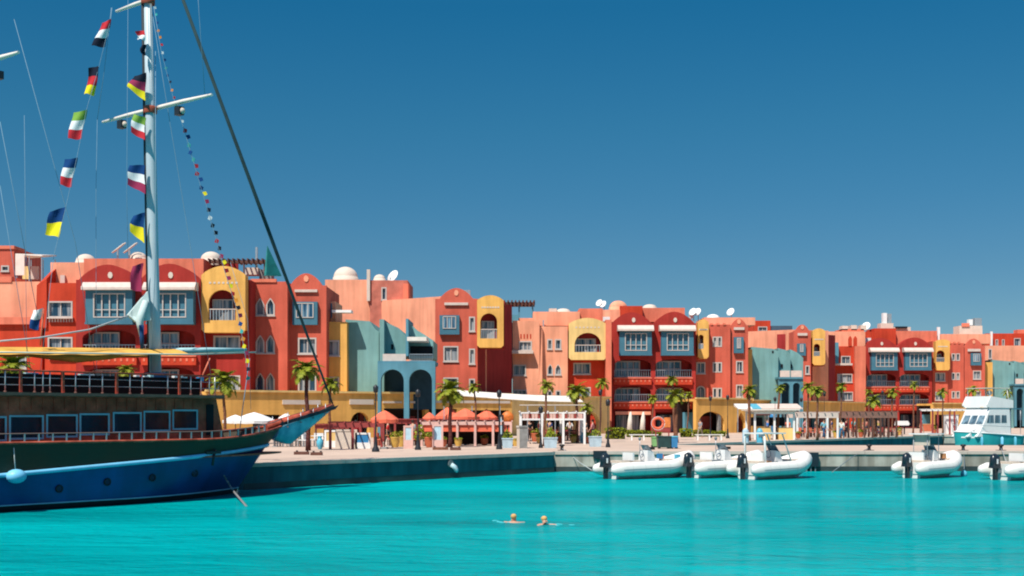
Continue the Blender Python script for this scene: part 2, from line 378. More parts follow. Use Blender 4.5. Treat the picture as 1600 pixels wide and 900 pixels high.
# ================================================================ buildings
# ---- red building with two blue bays (given in the pixels of the middle one, mapped to each)
def twin(label, Y, ax, bx, cy, dy, gbase, rot=0):
    X = lambda x: ax*x+bx
    T = lambda y: cy*y+dy
    h = House('red_bay_building', label, X(953), Y, rot, group='red buildings with paired blue bays')
    rec = 1.7
    bottom = gbase
    for x0 in (960, 1024):
        x1 = x0+57
        for yt, yb in ((561, 589), (603, 627)):
            h.hole(X(x0), X(x1), T(yt), T(yb), 's')
        h.hole(X(x0), X(x1), T(644), gbase-.5, 'r')
    top = T(502)
    ol = [(X(953), bottom), (X(1087), bottom), (X(1087), T(505))]
    ol += [(x, y) for x, y in arc(X(1085), T(505), X(1022), T(505), T(487))]
    ol += [(x, y) for x, y in arc(X(1018), T(505), X(956), T(505), T(488))]
    ol += [(X(953), T(505))]
    h.facade(ol, red, rec, 10, T(506), mrev=maroon)
    for i, x0 in enumerate((967, 1032)):
        # oriel bay
        a, b, c, e = h.rect(X(x0), X(x0+50), T(517), T(556))
        ia, ib, ic, ie = h.rect(X(x0+9), X(x0+42), T(522), T(548))
        bay = MB().plate([(a, c), (b, c), (b, e), (a, e)], [[(ia, ic), (ib, ic), (ib, ie), (ia, ie)]], -1.0, -.75, bay_blue)
        bay.box(a+.004, b-.004, -.76, -.003, c+.003, e-.003, bay_blue)
        bay.box(a-.05, b+.05, -1.06, -1.003, c, c+.18, bay_blue)
        bo = bay.build('bay', h.e)
        w_ = MB(); n = 4
        w_.plate([(ia-.05, ic-.05), (ib+.05, ic-.05), (ib+.05, ie+.05), (ia-.05, ie+.05)], [[(ia+.05, ic+.05), (ib-.05, ic+.05), (ib-.05, ie-.05), (ia+.05, ie-.05)]], -1.04, -.84, frame_m)
        for k in range(1, n):
            xx = ia+(ib-ia)*k/n; w_.box(xx-.05, xx+.05, -.93, -.84, ic+.05, ie-.05, frame_m)
        zz = ic+(ie-ic)*.32; w_.box(ia+.05, ib-.05, -.92, -.845, zz-.035, zz+.035, frame_m)
        wo = w_.build('window', bo)
        # visor: sloping whitewashed canopy
        a, b, c, e = h.rect(X(x0-3), X(x0+53), T(509), T(518))
        v = MB(); v.prism([(-.003, c), (-1.45, c), (-1.45, c+.22), (-.9, e), (-.003, e+.05)], 'x', a, b, visor_m)
        v.build('visor', h.e)
        # medallion
        mx_, mz = h.u(X(x0+23)), h.z(T(500), X(x0+23))
        MB().prism([(mx_+.22*math.cos(k*PI/4), mz+.3*math.sin(k*PI/4)) for k in range(8)], 'y', -.09, .01, cream).build('medallion', h.e)
        # loggias
        for j, (yt, yb) in enumerate(((561, 589), (603, 627), (644, 674))):
            hx = 960 if i == 0 else 1024
            a, b, c, e = h.rect(X(hx), X(hx+57), T(yt), T(yb) if j < 2 else gbase)
            h.win(X(hx+2), X(hx+39), T(yt+4), (T(yb)-1) if j < 2 else gbase-1, d=rec-.3, nx=4 if j < 2 else 2, nz=1 if j < 2 else 0, hole=False, sill=False, gl=glass_b if j < 2 else glass_m, dd=.12, fr=frame_m if j < 2 else dark_frame)
            if j < 2:
                h.rail(X(hx)+.3, X(hx+57)-.3, T(yb-11), T(yb), .12, steel, 16)
                # balcony parapet, proud of the wall, with pierced slots
                pa, pb, pc, pe = h.rect(X(hx-1), X(hx+58), T(yb+1), T(yb+12), -.35)
                nsl = 9; holes = []
                for q in range(nsl):
                    xx = pa+(pb-pa)*(q+.5)/nsl; holes.append(shape(xx-.09, xx+.09, pc+(pe-pc)*.38, pc+(pe-pc)*.68, 'r'))
                MB().plate([(pa, pc), (pb, pc), (pb, pe), (pa, pe)], [], -.34, -.002, crimson).box(pa-.04, pb+.04, -.42, -.345, pe-.12, pe+.02, coral).build('parapet', h.e)
                sl_ = MB()
                for hh in holes:
                    (x_0, z_0), (x_1, _), (_, z_1), _ = hh
                    sl_.box(x_0, x_1, -.375, -.343, z_0, z_1, coral)
                sl_.build('parapet_ornament', h.e)
            if j == 2 and i == 0:
                h.box('shop_canopy', X(hx+1), X(hx+56), T(643), T(648), -.6, .3, salmon, dref=0)
    return h
# ---- square yellow oriel with an arched loggia, above a red wall
def oriel_house(name, label, px0, px1, pyt, Y, ox0, ox1, oyt, oyb, ar, rot=0, wallm=None, base=690, wins=(), gab=6, depth=8, pil=None, otop=None):
    wallm = wallm or red
    h = House(name, label, px0, Y, rot)
    for wn in wins: h.win(*wn[:4], **(wn[4] if len(wn) > 4 else {}))
    h.facade([(px0, base), (px1, base), (px1, pyt), (px0, pyt)], wallm, .4, depth)
    P = 1.3
    # oriel plate
    a, b, c, e = h.rect(ox0, ox1, oyt+gab, oyb)
    za = h.z(oyt, (ox0+ox1)/2)
    ol = [(a+.25, c), (b-.25, c), (b, c+.25), (b, e)]
    for i in range(1, 12):
        t_ = i/12; ol.append((b+(a-b)*t_, e+(za-e)*math.sin(PI*t_)**.8))
    ol += [(a, e), (a, c+.25)]
    ra = h.rect(*ar)
    hp = shape(*ra, 'a')
    mbx = MB().plate(ol, [hp], -P, -P+.35, yellow if otop is None else otop)
    mbx.box(a+.004, a+.3, -P+.34, -.003, c+.25, e-.003, yellow); mbx.box(b-.3, b-.004, -P+.34, -.003, c+.25, e-.003, yellow)
    mbx.box(a+.3, b-.3, -P+.34, -.003, c, c+.2, yellow); mbx.box(a+.3, b-.3, -P+.34, -.003, ra[3]+.05, e-.01, yellow)
    o_ = mbx.build('oriel', h.e)
    MB().box(a+.31, b-.31, -.2, -.004, c+.21, ra[3]+.04, maroon).build('loggia_back', o_)
    g0, g1, g2, g3 = ra; wm = (g1-g0)
    f_ = MB(); x0, x1, z0, z1 = g0+wm*.05, g0+wm*.82, g2, g2+(g3-g2)*.72
    f_.plate([(x0, z0), (x1, z0), (x1, z1), (x0, z1)], [[(x0+.09, z0+.09), (x1-.09, z0+.09), (x1-.09, z1-.09), (x0+.09, z1-.09)]], -.30, -.205, frame_m)
    f_.box((x0+x1)/2-.05, (x0+x1)/2+.05, -.29, -.21, z0+.09, z1-.09, frame_m)
    f_ = f_.build('window', o_)
    MB().box(x0+.08, x1-.08, -.24, -.206, z0+.08, z1-.08, glass_m).build('pane', f_)
    r_ = MB(); zt = g2+(g3-g2)*.38
    r_.box(g0, g1, -P+.1, -P+.18, zt-.08, zt, visor_m)
    nb = 9
    for i in range(nb): 
        xx = g0+(g1-g0)*(i+.5)/nb; r_.box(xx-.035, xx+.035, -P+.12, -P+.16, g2, zt-.08, steel)
    r_.build('railing', o_)
    n = 7; sl_ = MB()
    for i in range(n):
        xx = a+(b-a)*(.2+.6*i/(n-1)); sl_.box(xx-.10, xx+.10, -P-.03, -P+.01, ra[3]+.55, ra[3]+.72, cream)
    sl_.build('frieze', o_)
    return h
# ---- slim tower with gable and blue bay
def gable_tower(name, label, px0, px1, ysh, ypk, Y, bay, wins, rot=0, m=None, base=690, depth=9):
    h = House(name, label, px0, Y, rot)
    m = m or brick_red
    for wn in wins: h.win(*wn[:4], **(wn[4] if len(wn) > 4 else {}))
    ol = [(px0, base), (px1, base), (px1, ysh)] + arc(px1-(px1-px0)*.1, ysh, px0+(px1-px0)*.1, ysh, ypk) + [(px0, ysh)]
    h.facade(ol, m, .4, depth, ysh+1)
    if bay:
        x0, x1, yt, yb = bay
        a, b, c, e = h.rect(*bay)
        bo = MB().box(a, b, -.45, -.003, c, e, bay_blue).build('bay', h.e)
        ia, ib, ic, ie = a+.35, b-.35, c+(e-c)*.3, e-.12
        f_ = MB().plate([(ia, ic), (ib, ic), (ib, ie), (ia, ie)], [[(ia+.08, ic+.08), (ib-.08, ic+.08), (ib-.08, ie-.08), (ia+.08, ie-.08)]], -.52, -.452, frame_m)
        for q in (1, 2): f_.box(ia+(ib-ia)*q/3-.04, ia+(ib-ia)*q/3+.04, -.5, -.455, ic+.08, ie-.08, frame_m)
        f_ = f_.build('window', bo)
        MB().box(ia+.07, ib-.07, -.475, -.451, ic+.07, ie-.07, glass_b).build('pane', f_)
    yl = ysh+(ysh-ypk)*.35
    a, b, c, e = h.rect(px0+(px1-px0)*.22, px1-(px1-px0)*.22, yl, yl+4)
    MB().box(a, b, -.22, -.003, c, e, visor_m).build('lintel', h.e)
    mx_, mz = h.u((px0+px1)/2), h.z(ypk+(ysh-ypk)*.45, (px0+px1)/2)
    MB().prism([(mx_+.24*math.cos(k*PI/4), mz+.32*math.sin(k*PI/4)) for k in range(8)], 'y', -.07, .01, salmon).build('medallion', h.e)
    return h
def block(name, label, px0, px1, yt, Y, m, base=690, depth=8, rot=0, wins=(), cat='building', basez=None, t=.4):
    h = House(name, label, px0, Y, rot, cat)
    for wn in wins: h.win(*wn[:4], **(wn[4] if len(wn) > 4 else {}))
    h.facade([(px0, base), (px1, base), (px1, yt), (px0, yt)], m, t, depth)
    return h
AW = dict(kind='p', nx=1)

# ================================================================ near group (left)
h = block('red_flat_building', 'salmon and red flat block at the left edge behind the wooden ship', -60, 66, 505, 119, crimson,
          wins=((-30, -10, 540, 560), (12, 40, 552, 575)))
h.box('upper_wall', -60, 64, 440, 505, 1.6, 9, salmon)
h.box('cornice', -62, 58, 496, 507, -.35, .3, coral, dref=0)
h.box('roof_parapet', -60, 18, 432, 441, 1.5, 9, coral)
h = block('roof_tower', 'small orange roof block with a white window, far left edge of the skyline', -30, 22, 386, 138, brick_red, base=470,
          wins=((3, 13, 416, 423, dict(nx=1)), (-20, -8, 416, 423, dict(nx=1))))
h.box('cornice', -30, 23, 384, 389, -.15, 3, coral, dref=0)
# roof canopy of white canvas
h = House('roof_canopy', 'white canvas canopy on thin posts on the far left roof terrace', 24, 127, 0, 'canopy', group=None)
a, b, c, e = h.rect(24, 66, 391, 398)
h2 = MB().hexa([(a, 0, c), (b, 0, c-.15), (a, 4, e-.3), (b, 4, e-.1), (a, 0, c+.12), (b, 0, c-.03), (a, 4, e-.18), (b, 4, e+.02)], awning_w).build('canvas', h.e)
MB().box(a, a+.9, -.02, .05, h.z(430, 27), c, awning_w).build('canvas_drop', h.e)
for x in (a+.1, (a+b)/2, b-.1):
    for y in (.1, 3.9): MB().box(x-.04, x+.04, y-.04, y+.04, h.z(440, 30), c, steel).build('post', h.e)
for x0, x1 in ((35, 45), (48, 60)):
    h.box('screen', x0, x1, 416, 436, 3, 3.2, pale_yellow if x0 == 35 else visor_m)
# red block with white framed window
h = block('red_corner_building', 'red flats with a white framed window, left of the first pair of blue bays', 70, 127, 442, 117.5, crimson,
          wins=((76, 112, 472, 495, dict(nx=2, sill=False)), (76, 112, 528, 553, dict(nx=2, sill=False)), (76, 112, 592, 612)))
for yt in (496, 555):
    a, b, c, e = h.rect(74, 114, yt, yt+7, -.3); q = MB().box(a, b, -.4, -.003, e-.1, e, visor_m)
    for i in range(9): q.box(a+(b-a)*(i+.3)/9, a+(b-a)*(i+.7)/9, -.15, -.003, c, e-.1, visor_m)
    q.build('balustrade', h.e)
h.box('upper_wall', 79, 132, 410, 442, 2.2, 9, salmon)
h.box('roof_hatch', 94, 101, 430, 442, 1.9, 2.18, visor_m)
a, b, c, e = h.rect(57, 74, 402, 512, 0)
MB().hexa([(a, -.2, c), (b, -.2, c), (a, 3.4, c), (b, 3.4, c), (a+.1, -.2, e-2.6), (b, -.2, e-2.0), (a+.1, 3.4, e-.9), (b, 3.4, e-.2)], crimson).build('buttress_fin', h.e)
dome(h, 134, 409, 15, 6)
h = twin('red building with two blue bays behind the ship mast', 115.5, 1.452, -1265, 1.39, -265, 686)
h.box('upper_wall', 131, 318, 404, 437, 3.2, 9.5, coral)
dome(h, 216, 404, 13, 6); dome(h, 330, 406, 16, 7)
# slatted solar heaters
for x in (187, 205):
    for k in range(3):
        a, b, c, e = h.rect(x-10, x+8, 382, 396, 5)
        MB().tube([(a, 4.6+k*.35, c+k*.1), (b, 4.6+k*.35, e+k*.1)], .07, cream, 6).build('heater_tube', h.e)
    a, b, c, e = h.rect(x-4, x-2, 390, 406, 5); MB().box(a, b, 4.9, 5.1, c, e, steel).build('heater_stand', h.e)
h = oriel_house('ochre_oriel_building', 'ochre oriel with arched loggia on a red wall, nearest to the ship mast', 318, 391, 437, 117, 320, 388, 418, 521, (331, 373, 455, 502),
                wins=((335, 374, 526, 547), (335, 374, 588, 610)), gab=14)
h.box('pergola_beam', 326, 416, 407, 411, 3, 3.3, brown_wood); h.box('pergola_beam', 326, 416, 409, 412, 6, 6.3, brown_wood)
h.box('roof_screen', 326, 372, 412, 437, 5, 5.2, maroon)
for i in range(12):
    a, b, c, e = h.rect(326+i*7.6, 330+i*7.6, 405, 407, 3)
    MB().box(a, a+.12, 2.6, 6.8, h.z(407, 330, 3)+.005, h.z(407, 330, 3)+.16, brown_wood).build('pergola_slat', h.e)
for x in (345, 380, 412): h.box('pergola_post', x, x+2, 411, 438, 3, 3.15, brown_wood)
a, b, c, e = h.rect(334, 375, 549, 556, -.3)
MB().box(a, b, -.35, -.003, e-.12, e, visor_m).build('ledge', h.e)
w4 = [(401, 412, 467, 492, AW), (417, 428, 467, 492, AW), (401, 412, 525, 551, AW), (417, 428, 525, 551, AW), (401, 412, 584, 611, AW), (417, 428, 584, 611, AW)]
h = block('twin_window_building', 'orange red wall with three pairs of slim arched windows, left of the ship stay', 389, 449, 440, 119.5, brick_red, wins=w4)
h.box('roof_box', 383, 403, 418, 429, 3, 4.5, cream); h.box('roof_box', 405, 424, 421, 440, 3.5, 5, grey_stone)
h.box('parapet', 392, 432, 436, 441, -.12, .2, coral, dref=0)
h.box('roof_pipe', 399, 402, 386, 420, 4, 4.3, steel)
a, b, c, e = h.rect(431, 449, 438, 500, -.1)
h = gable_tower('gabled_tower_building', 'orange red gabled tower just right of the ship stay', 447, 510, 446, 427, 120.8,
                (458, 497, 472, 508), ((467, 493, 529, 552), (467, 493, 586, 611)))
h = block('ochre_strip_building', 'narrow ochre wall between the gabled tower and the first teal house', 509, 542, 503, 122.6, yellow,
          wins=((513, 529, 533, 555, dict(nx=2)), (513, 529, 590, 612, dict(nx=2))))
h.box('upper_wall', 511, 524, 471, 503, 1, 6, salmon); h.box('window_band', 512, 519, 474, 497, .93, .99, glass_b)
h.box('awning', 520, 550, 485, 489, -.6, .8, white, dref=0)
# upper salmon blocks behind
h = block('salmon_upper_building', 'tall salmon block with white domes above the first teal house', 508, 578, 437, 148, salmon, base=560)
dome(h, 540, 434, 19, 5, sq=.9)
h.box('roof_pipe', 573, 578, 421, 470, -.7, -.1, cream); 
h = block('ribbed_upper_building', 'shade toned coral block with a dish, right of the tall salmon block on the skyline', 578, 637, 438, 147.6, mat('shaded ribbed coral', (.52, .17, .12), .9, .2, 1, .4, .1, bscale=3), base=560,  # darker coral puts the shade of this face into its colour
          wins=((597, 603, 450, 468, dict(nx=1)),))
dome(h, 593, 436, 9, 3)
a, b, c, e = h.rect(603, 620, 421, 433)
MB().lathe([(0, 0), (.4, .06), (.8, .25), (.82, .28), (.4, .1), (0, .03)], white, n=14).build('satellite_dish', h.e, loc=(b-.5, 2, e-.7)).rotation_euler = (.7, -.9, 0)
MB().box(b-1, b-.9, 1.95, 2.05, h.z(440, 610), e-.6, steel).build('dish_post', h.e)
h.box('side_tower', 630, 638, 443, 470, -.5, 2, coral)
# salmon side wall angled back (faces the sun)
def angled(name, label, pxa, Ya, pxb, Yb, ya, yb, m, base=690, th=6, flip=1):
    A = Vector(((pxa-800)/F*Ya, Ya)); B = Vector(((pxb-800)/F*Yb, Yb)); d = B-A; rot = math.degrees(math.atan2(d.y, d.x))
    h = House(name, label, pxa, Ya, rot); L = d.length
    za = EYE+(HZ-ya)/F*Ya-QZ; zb = EYE+(HZ-yb)/F*Yb-QZ; z0 = EYE+(HZ-base)/F*(Ya+Yb)/2-QZ
    MB().hexa([(0, 0, z0), (L, 0, z0), (0, th, z0), (L, th, z0), (0, 0, za), (L, 0, zb), (0, th, za), (L, th, zb)], m).build('wall', h.e)
    h.L = L; h.za = za; h.zb = zb
    return h
h = angled('salmon_side_building', 'long plain salmon side wall rising above the first teal house', 575, 150, 690, 137.8, 471, 463, salmon)
MB().box(.5, 1.1, -.9, -.003, h.za-2.8, h.za-.2, coral).build('chimney', h.e)
# teal stepped house
h = House('teal_terrace_building', 'teal house with stepped side walls and a two arch porch, nearest of its kind', 540, 124, 0, group='teal terraced houses')
MB().plate([(h.u(x), h.z(y, x)) for x, y in ((540, 690), (592, 690), (592, 519), (586, 514), (578, 502), (540, 499))], [], 0, 9, teal).build('wall', h.e)
h.box('wall', 593, 600, 499, 615, -.6, 6, teal, label='thin teal fin wall')
MB().plate([(h.u(x, 1), h.z(y, x, 1)) for x, y in ((596, 556), (636, 556), (636, 528), (622, 512), (602, 503), (596, 503))], [], 1, 9, teal).build('wall', h.e)
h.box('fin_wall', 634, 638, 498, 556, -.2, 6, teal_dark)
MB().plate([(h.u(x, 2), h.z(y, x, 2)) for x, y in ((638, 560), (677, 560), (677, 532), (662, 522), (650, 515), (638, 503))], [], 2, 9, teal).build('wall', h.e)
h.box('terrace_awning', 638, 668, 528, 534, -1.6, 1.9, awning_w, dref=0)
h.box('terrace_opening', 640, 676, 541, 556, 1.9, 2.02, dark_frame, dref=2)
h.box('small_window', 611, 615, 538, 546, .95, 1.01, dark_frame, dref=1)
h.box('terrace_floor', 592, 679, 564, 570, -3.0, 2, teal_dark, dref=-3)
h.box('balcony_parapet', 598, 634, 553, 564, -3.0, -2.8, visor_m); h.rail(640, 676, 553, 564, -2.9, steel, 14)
# arcade porch in front
hx = House(None, '', 590, 119.2, 0)
D = lambda x, y: (hx.u(x)-(h.x0-hx.x0), hx.z(y, x))
hl = []
for x0, x1 in ((595, 631), (639, 675)):
    (a, c), (b, e) = D(x0, 700), D(x1, 577); hl.append(shape(a, b, c+.01, e, 'a'))
(a, c), (b, e) = D(590, 705), D(680, 567)
ar_ = MB().plate([(a, c), (hl[0][0][0], c), *[(hl[0][0][0], c)][:0], *hl[0][2:][::-1], (hl[0][1][0], c), (hl[1][0][0], c), *hl[1][2:][::-1], (hl[1][1][0], c), (b, c), (b, e), (a, e)], [], 119.2-124, 119.2-124+.9, teal_dark)  # arcade in darker teal than the walls: its shade is in the colour
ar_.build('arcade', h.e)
h.box('porch_back', 591, 679, 571, 640, .3, .9, mat('porch wall in painted shade', (.02, .055, .08), .9), dref=.3)  # shade of the porch recess painted as a near black blue wall
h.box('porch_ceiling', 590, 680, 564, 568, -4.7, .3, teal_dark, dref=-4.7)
# right hand gabled tower, oriel and maroon return wall
h = gable_tower('gabled_tower_building', 'orange red gabled tower directly right of the nearest teal house', 680, 746, 467, 450, 137,
                (687, 718, 493, 523), ((694, 715, 542, 564), (734, 741, 496, 517, dict(nx=1)), (734, 741, 546, 568, dict(nx=1)), (694, 715, 591, 615), (734, 741, 593, 613, dict(nx=1))))
h.box('roof_unit', 715, 721, 455, 462, 3, 4, grey_stone); h.box('roof_unit', 725, 735, 453, 467, 4, 5, steel)
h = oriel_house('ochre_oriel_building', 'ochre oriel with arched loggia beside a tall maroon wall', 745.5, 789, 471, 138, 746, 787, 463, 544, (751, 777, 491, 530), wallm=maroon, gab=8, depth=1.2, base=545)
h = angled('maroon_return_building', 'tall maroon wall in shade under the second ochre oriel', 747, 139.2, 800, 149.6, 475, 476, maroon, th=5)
h.box('roof_corner', 778, 790, 466, 476, -.2, 1, salmon, dref=0) if False else None
h = House('roof_pergola', 'dark timber pergola on the roof above the maroon wall', 785, 156, 0, 'pergola')
for y in (0, 3): h.box('beam', 784, 836, 472, 476, y, y+.25, brown_wood, dref=0)
for i in range(9): h.box('slat', 787+i*5.8, 789.5+i*5.8, 469.5, 471.8, -.4, 3.6, brown_wood, dref=0)
for x in (810, 831): h.box('post', x, x+2.5, 476, 540, .3, .5, teal_dark, dref=0)
h = block('teal_strip_building', 'narrow teal side bay squeezed beside the tall maroon wall', 799, 810, 492, 151, teal_dark, base=590, depth=5, wins=((801, 808, 540, 546, dict(nx=1, sill=False)),))

# ================================================================ middle group
h = block('salmon_flat_building', 'salmon flats with three framed windows, right of the tall maroon wall', 801, 843, 501, 150.6, salmon,
          wins=((812, 830, 534, 547, dict(nx=3)), (803, 821, 571, 586), (803, 822, 610, 624, dict(nx=3))))
h.box('balcony', 799, 833, 548, 553, -1, -.003, visor_m, dref=0)
q = MB()
for i in range(4):
    a, b, c, e = h.rect(813+i*5, 815+i*5, 522, 529); q.box(a, b, -.04, .02, c, e, crimson)
q.build('wall_slots', h.e)
h.box('upper_wall', 833, 906, 487, 509, 2.5, 10, salmon); h.box('upper_wall', 905, 942, 482, 508, 3, 10, coral)
h.box('upper_wall', 803, 833, 497, 502, 1.4, 9, salmon)
dome(h, 880, 487, 11, 6, sq=.45); h.box('roof_parapet', 858, 870, 482, 487, 5, 7, cream)
w6 = [(856, 862, 531, 545, dict(nx=1)), (868, 876, 531, 545, dict(nx=1)), (856, 863, 570, 585, AW), (868, 876, 570, 585, AW), (856, 862, 611, 623, dict(nx=1)), (869, 875, 611, 623, dict(nx=1))]
h = block('salmon_flat_building', 'salmon flats with paired small windows, left of the pale yellow oriel', 841, 887, 510, 151.6, salmon, wins=w6)
a, b, c, e = h.rect(842, 850, 510, 690, -1)
MB().hexa([(a, -1.6, c), (a+.4, -1.6, c), (a, 0, c), (a+.4, 0, c), (a, -.5, e), (a+.4, -.5, e), (a, 0, e), (a+.4, 0, e)], salmon).build('fin_wall', h.e)
h.box('roof_lamp', 848, 850, 500, 510, 1, 1.2, steel)
h = oriel_house('ochre_oriel_building', 'pale yellow oriel with wide loggia left of the middle pair of blue bays', 885, 946, 510, 153, 888, 946, 498, 563, (897, 938, 521, 551),
                wallm=crimson, wins=((897, 922, 568, 584), (897, 922, 606, 622)), gab=9, otop=pale_yellow)
x = h.u(893, 0); z = h.z(509, 893)
MB().lathe([(.62, -.9), (.62, .1), (.5, .45), (.25, .65), (0, .7)], coral, (x, .8, z), 14).build('roof_turret', h.e)
h.box('pilaster', 946, 955, 500, 690, -1.5, .3, coral, dref=-1)
h.box('balcony', 899, 921, 622, 629, -.9, -.003, white, dref=0)
h = twin('red building with two blue bays at the centre of the row', 156, 1, 0, 1, 0, 676)
h.box('upper_wall', 969, 1004, 478, 503, 4, 9, crimson); h.box('upper_wall', 1003, 1070, 481, 503, 5, 9.5, coral); h.box('upper_wall', 940, 970, 484, 503, 4.2, 9, salmon)
dome(h, 966, 481, 14, 6, salmon); dome(h, 1015, 481, 11, 6, sq=.5); h.box('roof_box', 942, 953, 495, 502, 3.5, 4, white)
def dish(h, px, py, d=5, r=.48, rx=.7, ry=-.9):
    x = h.u(px, d); z = h.z(py, px, d)
    MB().lathe([(0, 0), (r*.5, .06), (r, .28), (r, .31), (r*.5, .1), (0, .03)], white, n=14).build('satellite_dish', h.e, loc=(x, d, z)).rotation_euler = (rx, ry, 0)
    MB().box(x-.05, x+.05, d-.05, d+.05, z-1.3, z-.02, steel).build('dish_post', h.e)
dish(h, 938, 475); dish(h, 944, 477, 4.5)
h = oriel_house('ochre_oriel_building', 'ochre oriel seen edge on, right of the middle pair of blue bays', 1087, 1107, 505, 158.5, 1088, 1105, 500, 561, (1089, 1097, 524, 546),
                wallm=brick_red, wins=((1089, 1101, 567, 583), (1089, 1101, 604, 622, dict(kind='a'))), gab=5)
w6 = [(x, x+5, y, y+14, dict(nx=1, sill=False)) for y in (527, 567, 607) for x in (1114.5, 1122)]
h = block('twin_window_building', 'narrow orange red wall with paired slits right of the centre red building', 1106, 1141, 507, 159, brick_red, wins=w6)
h.box('upper_wall', 1100, 1180, 496, 508, 3, 10, salmon)
dome(h, 1114, 497, 10, 6, white, .6)
for x in (1084, 1091, 1143): dish(h, x, 489, 5, .55)
h.box('water_tank', 1078, 1083, 487, 497, 5, 6, white)
for x in (1110, 1120, 1130): h.box('merlon', x, x+4, 505, 508, -.1, .25, coral, dref=0)
h = gable_tower('gabled_tower_building', 'slim orange red gabled tower left of the second teal house', 1140, 1169, 508, 498, 159.6,
                (1146, 1161, 527, 552), ((1151, 1160, 565, 581, dict(nx=2)), (1151, 1160, 602, 620, dict(nx=2))))
h = block('ochre_strip_building', 'thin ochre wall between the slim gabled tower and the second teal house', 1168, 1175.5, 546, 161.6, yellow, base=680)
h = block('red_roof_block', 'red roof block with a window behind the second salmon side wall', 1178, 1204, 501, 206, crimson, base=530, wins=((1185, 1198, 511, 518),))
h = House('roof_screen', 'dark flat screen on the roof right of the red roof block', 1205, 206, 0, 'screen')
h.box('panel', 1205, 1238, 509, 521, 0, 3, mat('slate blue roof', (.06, .1, .14), .6), dref=0)
h = angled('salmon_side_building', 'plain salmon side wall rising above the second teal house', 1168, 196, 1241, 185, 518, 515, salmon)
# second teal house
def teal2(label, o, Y, s=1.0, py=lambda y: y):
    X = lambda x: o+(x-1174)*s
    h = House('teal_terrace_building', label, X(1174), Y, 0, group='teal terraced houses')
    MB().plate([(h.u(X(x)), h.z(py(y), X(x))) for x, y in ((1174, 690), (1216, 690), (1216, 549), (1208, 545), (1174, 542))], [], 0, 9, teal).build('wall', h.e)
    MB().plate([(h.u(X(x), 1), h.z(py(y), X(x), 1)) for x, y in ((1216, 640), (1235, 640), (1235, 553), (1228, 547), (1216, 544))], [], 1, 9, teal).build('wall', h.e)
    MB().plate([(h.u(X(x), 2), h.z(py(y), X(x), 2)) for x, y in ((1235, 640), (1255, 640), (1255, 559), (1246, 551), (1235, 546))], [], 2, 9, teal).build('wall', h.e)
    for x in (1206, 1221, 1236): h.box('small_window', X(x), X(x+3), py(548), py(552), -.02, .02, dark_frame, dref=0) if x < 1210 else None
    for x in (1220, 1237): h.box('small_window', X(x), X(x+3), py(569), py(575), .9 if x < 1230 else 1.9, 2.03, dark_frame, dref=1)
    h.box('balcony_parapet', X(1219), X(1234), py(579), py(589), -2.4, -2.2, visor_m); h.box('balcony_parapet', X(1236), X(1253), py(579), py(589), -2.4, -2.2, visor_m)
    h.box('terrace_floor', X(1217), X(1255), py(589), py(592), -2.4, 2, teal_dark, dref=-2.4)
    ol = [(h.u(X(x), -2.2), h.z(py(y), X(x), -2.2)) for x, y in ((1217, 592), (1255, 592), (1255, 672), (1250, 672))]
    def ac(x0, x1):
        a, b = h.u(X(x0), -2.2), h.u(X(x1), -2.2); c, e = h.z(py(672), X(x0), -2.2), h.z(py(598), X(x0), -2.2)
        return [(b, c)] + shape(a, b, c, e, 'a')[2:] + [(a, c)]
    ol = ol[:2] + [ol[2], ol[3]] + ac(1239, 1250)[1:-1] + [(h.u(X(1239), -2.2), ol[3][1]), (h.u(X(1234), -2.2), ol[3][1])] + ac(1221, 1234)[1:-1] + [(h.u(X(1221), -2.2), ol[3][1]), (h.u(X(1217), -2.2), ol[3][1])]
    MB().plate(ol, [], -2.2, -1.6, teal_dark).build('arcade', h.e)  # darker teal carries the shade of the arcade front
    h.box('porch_back', X(1217), X(1254), py(593), py(660), -.4, .9, MATS['porch wall in painted shade'], dref=0)  # recess shade painted in here as well, as a dark blue backing
    return h
teal2('teal house with stepped walls behind the sea front cafe terrace, second of its kind', 1174, 163)
h = gable_tower('gabled_tower_building', 'slim gabled tower right of the second teal house', 1240, 1267, 517, 507, 183,
                (1245, 1258, 537, 556), ((1245, 1251, 572, 584, dict(nx=1)), (1259, 1264, 572, 584, dict(nx=1))))
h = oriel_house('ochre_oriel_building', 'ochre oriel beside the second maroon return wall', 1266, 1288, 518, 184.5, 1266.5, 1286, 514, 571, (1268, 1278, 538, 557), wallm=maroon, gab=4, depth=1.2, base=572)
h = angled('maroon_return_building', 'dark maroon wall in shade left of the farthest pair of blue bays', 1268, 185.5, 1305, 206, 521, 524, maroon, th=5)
h = block('teal_strip_building', 'narrow dark teal bay beside the second maroon wall', 1304, 1310.5, 535, 208, teal_dark, base=568, depth=3)

# ================================================================ far group (right)
h = block('red_flat_building', 'red flats with three framed windows left of the farthest pair of blue bays', 1305, 1337, 541, 209, crimson,
          wins=((1315, 1328, 557, 568), (1309, 1331, 585, 597, dict(nx=3)), (1310, 1332, 613, 625, dict(nx=3))))
h.box('ledge', 1305, 1330, 568, 571, -.8, -.003, visor_m, dref=0)
h.box('upper_wall', 1288, 1352, 518, 543, 2.5, 9, salmon); h.box('upper_wall', 1316, 1350, 514, 520, 4, 9, coral)
for x in (1316, 1330, 1345): h.box('roof_box', x, x+9, 507+x % 3, 516, 4, 6, cream)
h.box('pilaster', 1335.5, 1352, 541, 690, -.8, 1, coral, dref=-.5)
for x in (1326, 1334): 
    a, b, c, e = h.rect(x, x+5, 527, 541); MB().plate(shape(a, b, c, e+.2, 'p'), [], -.1, .3, crimson).build('roof_finial', h.e)
h = twin('red building with two blue bays farthest along the row', 211.5, .809, 576.9, .75, 162, 668)
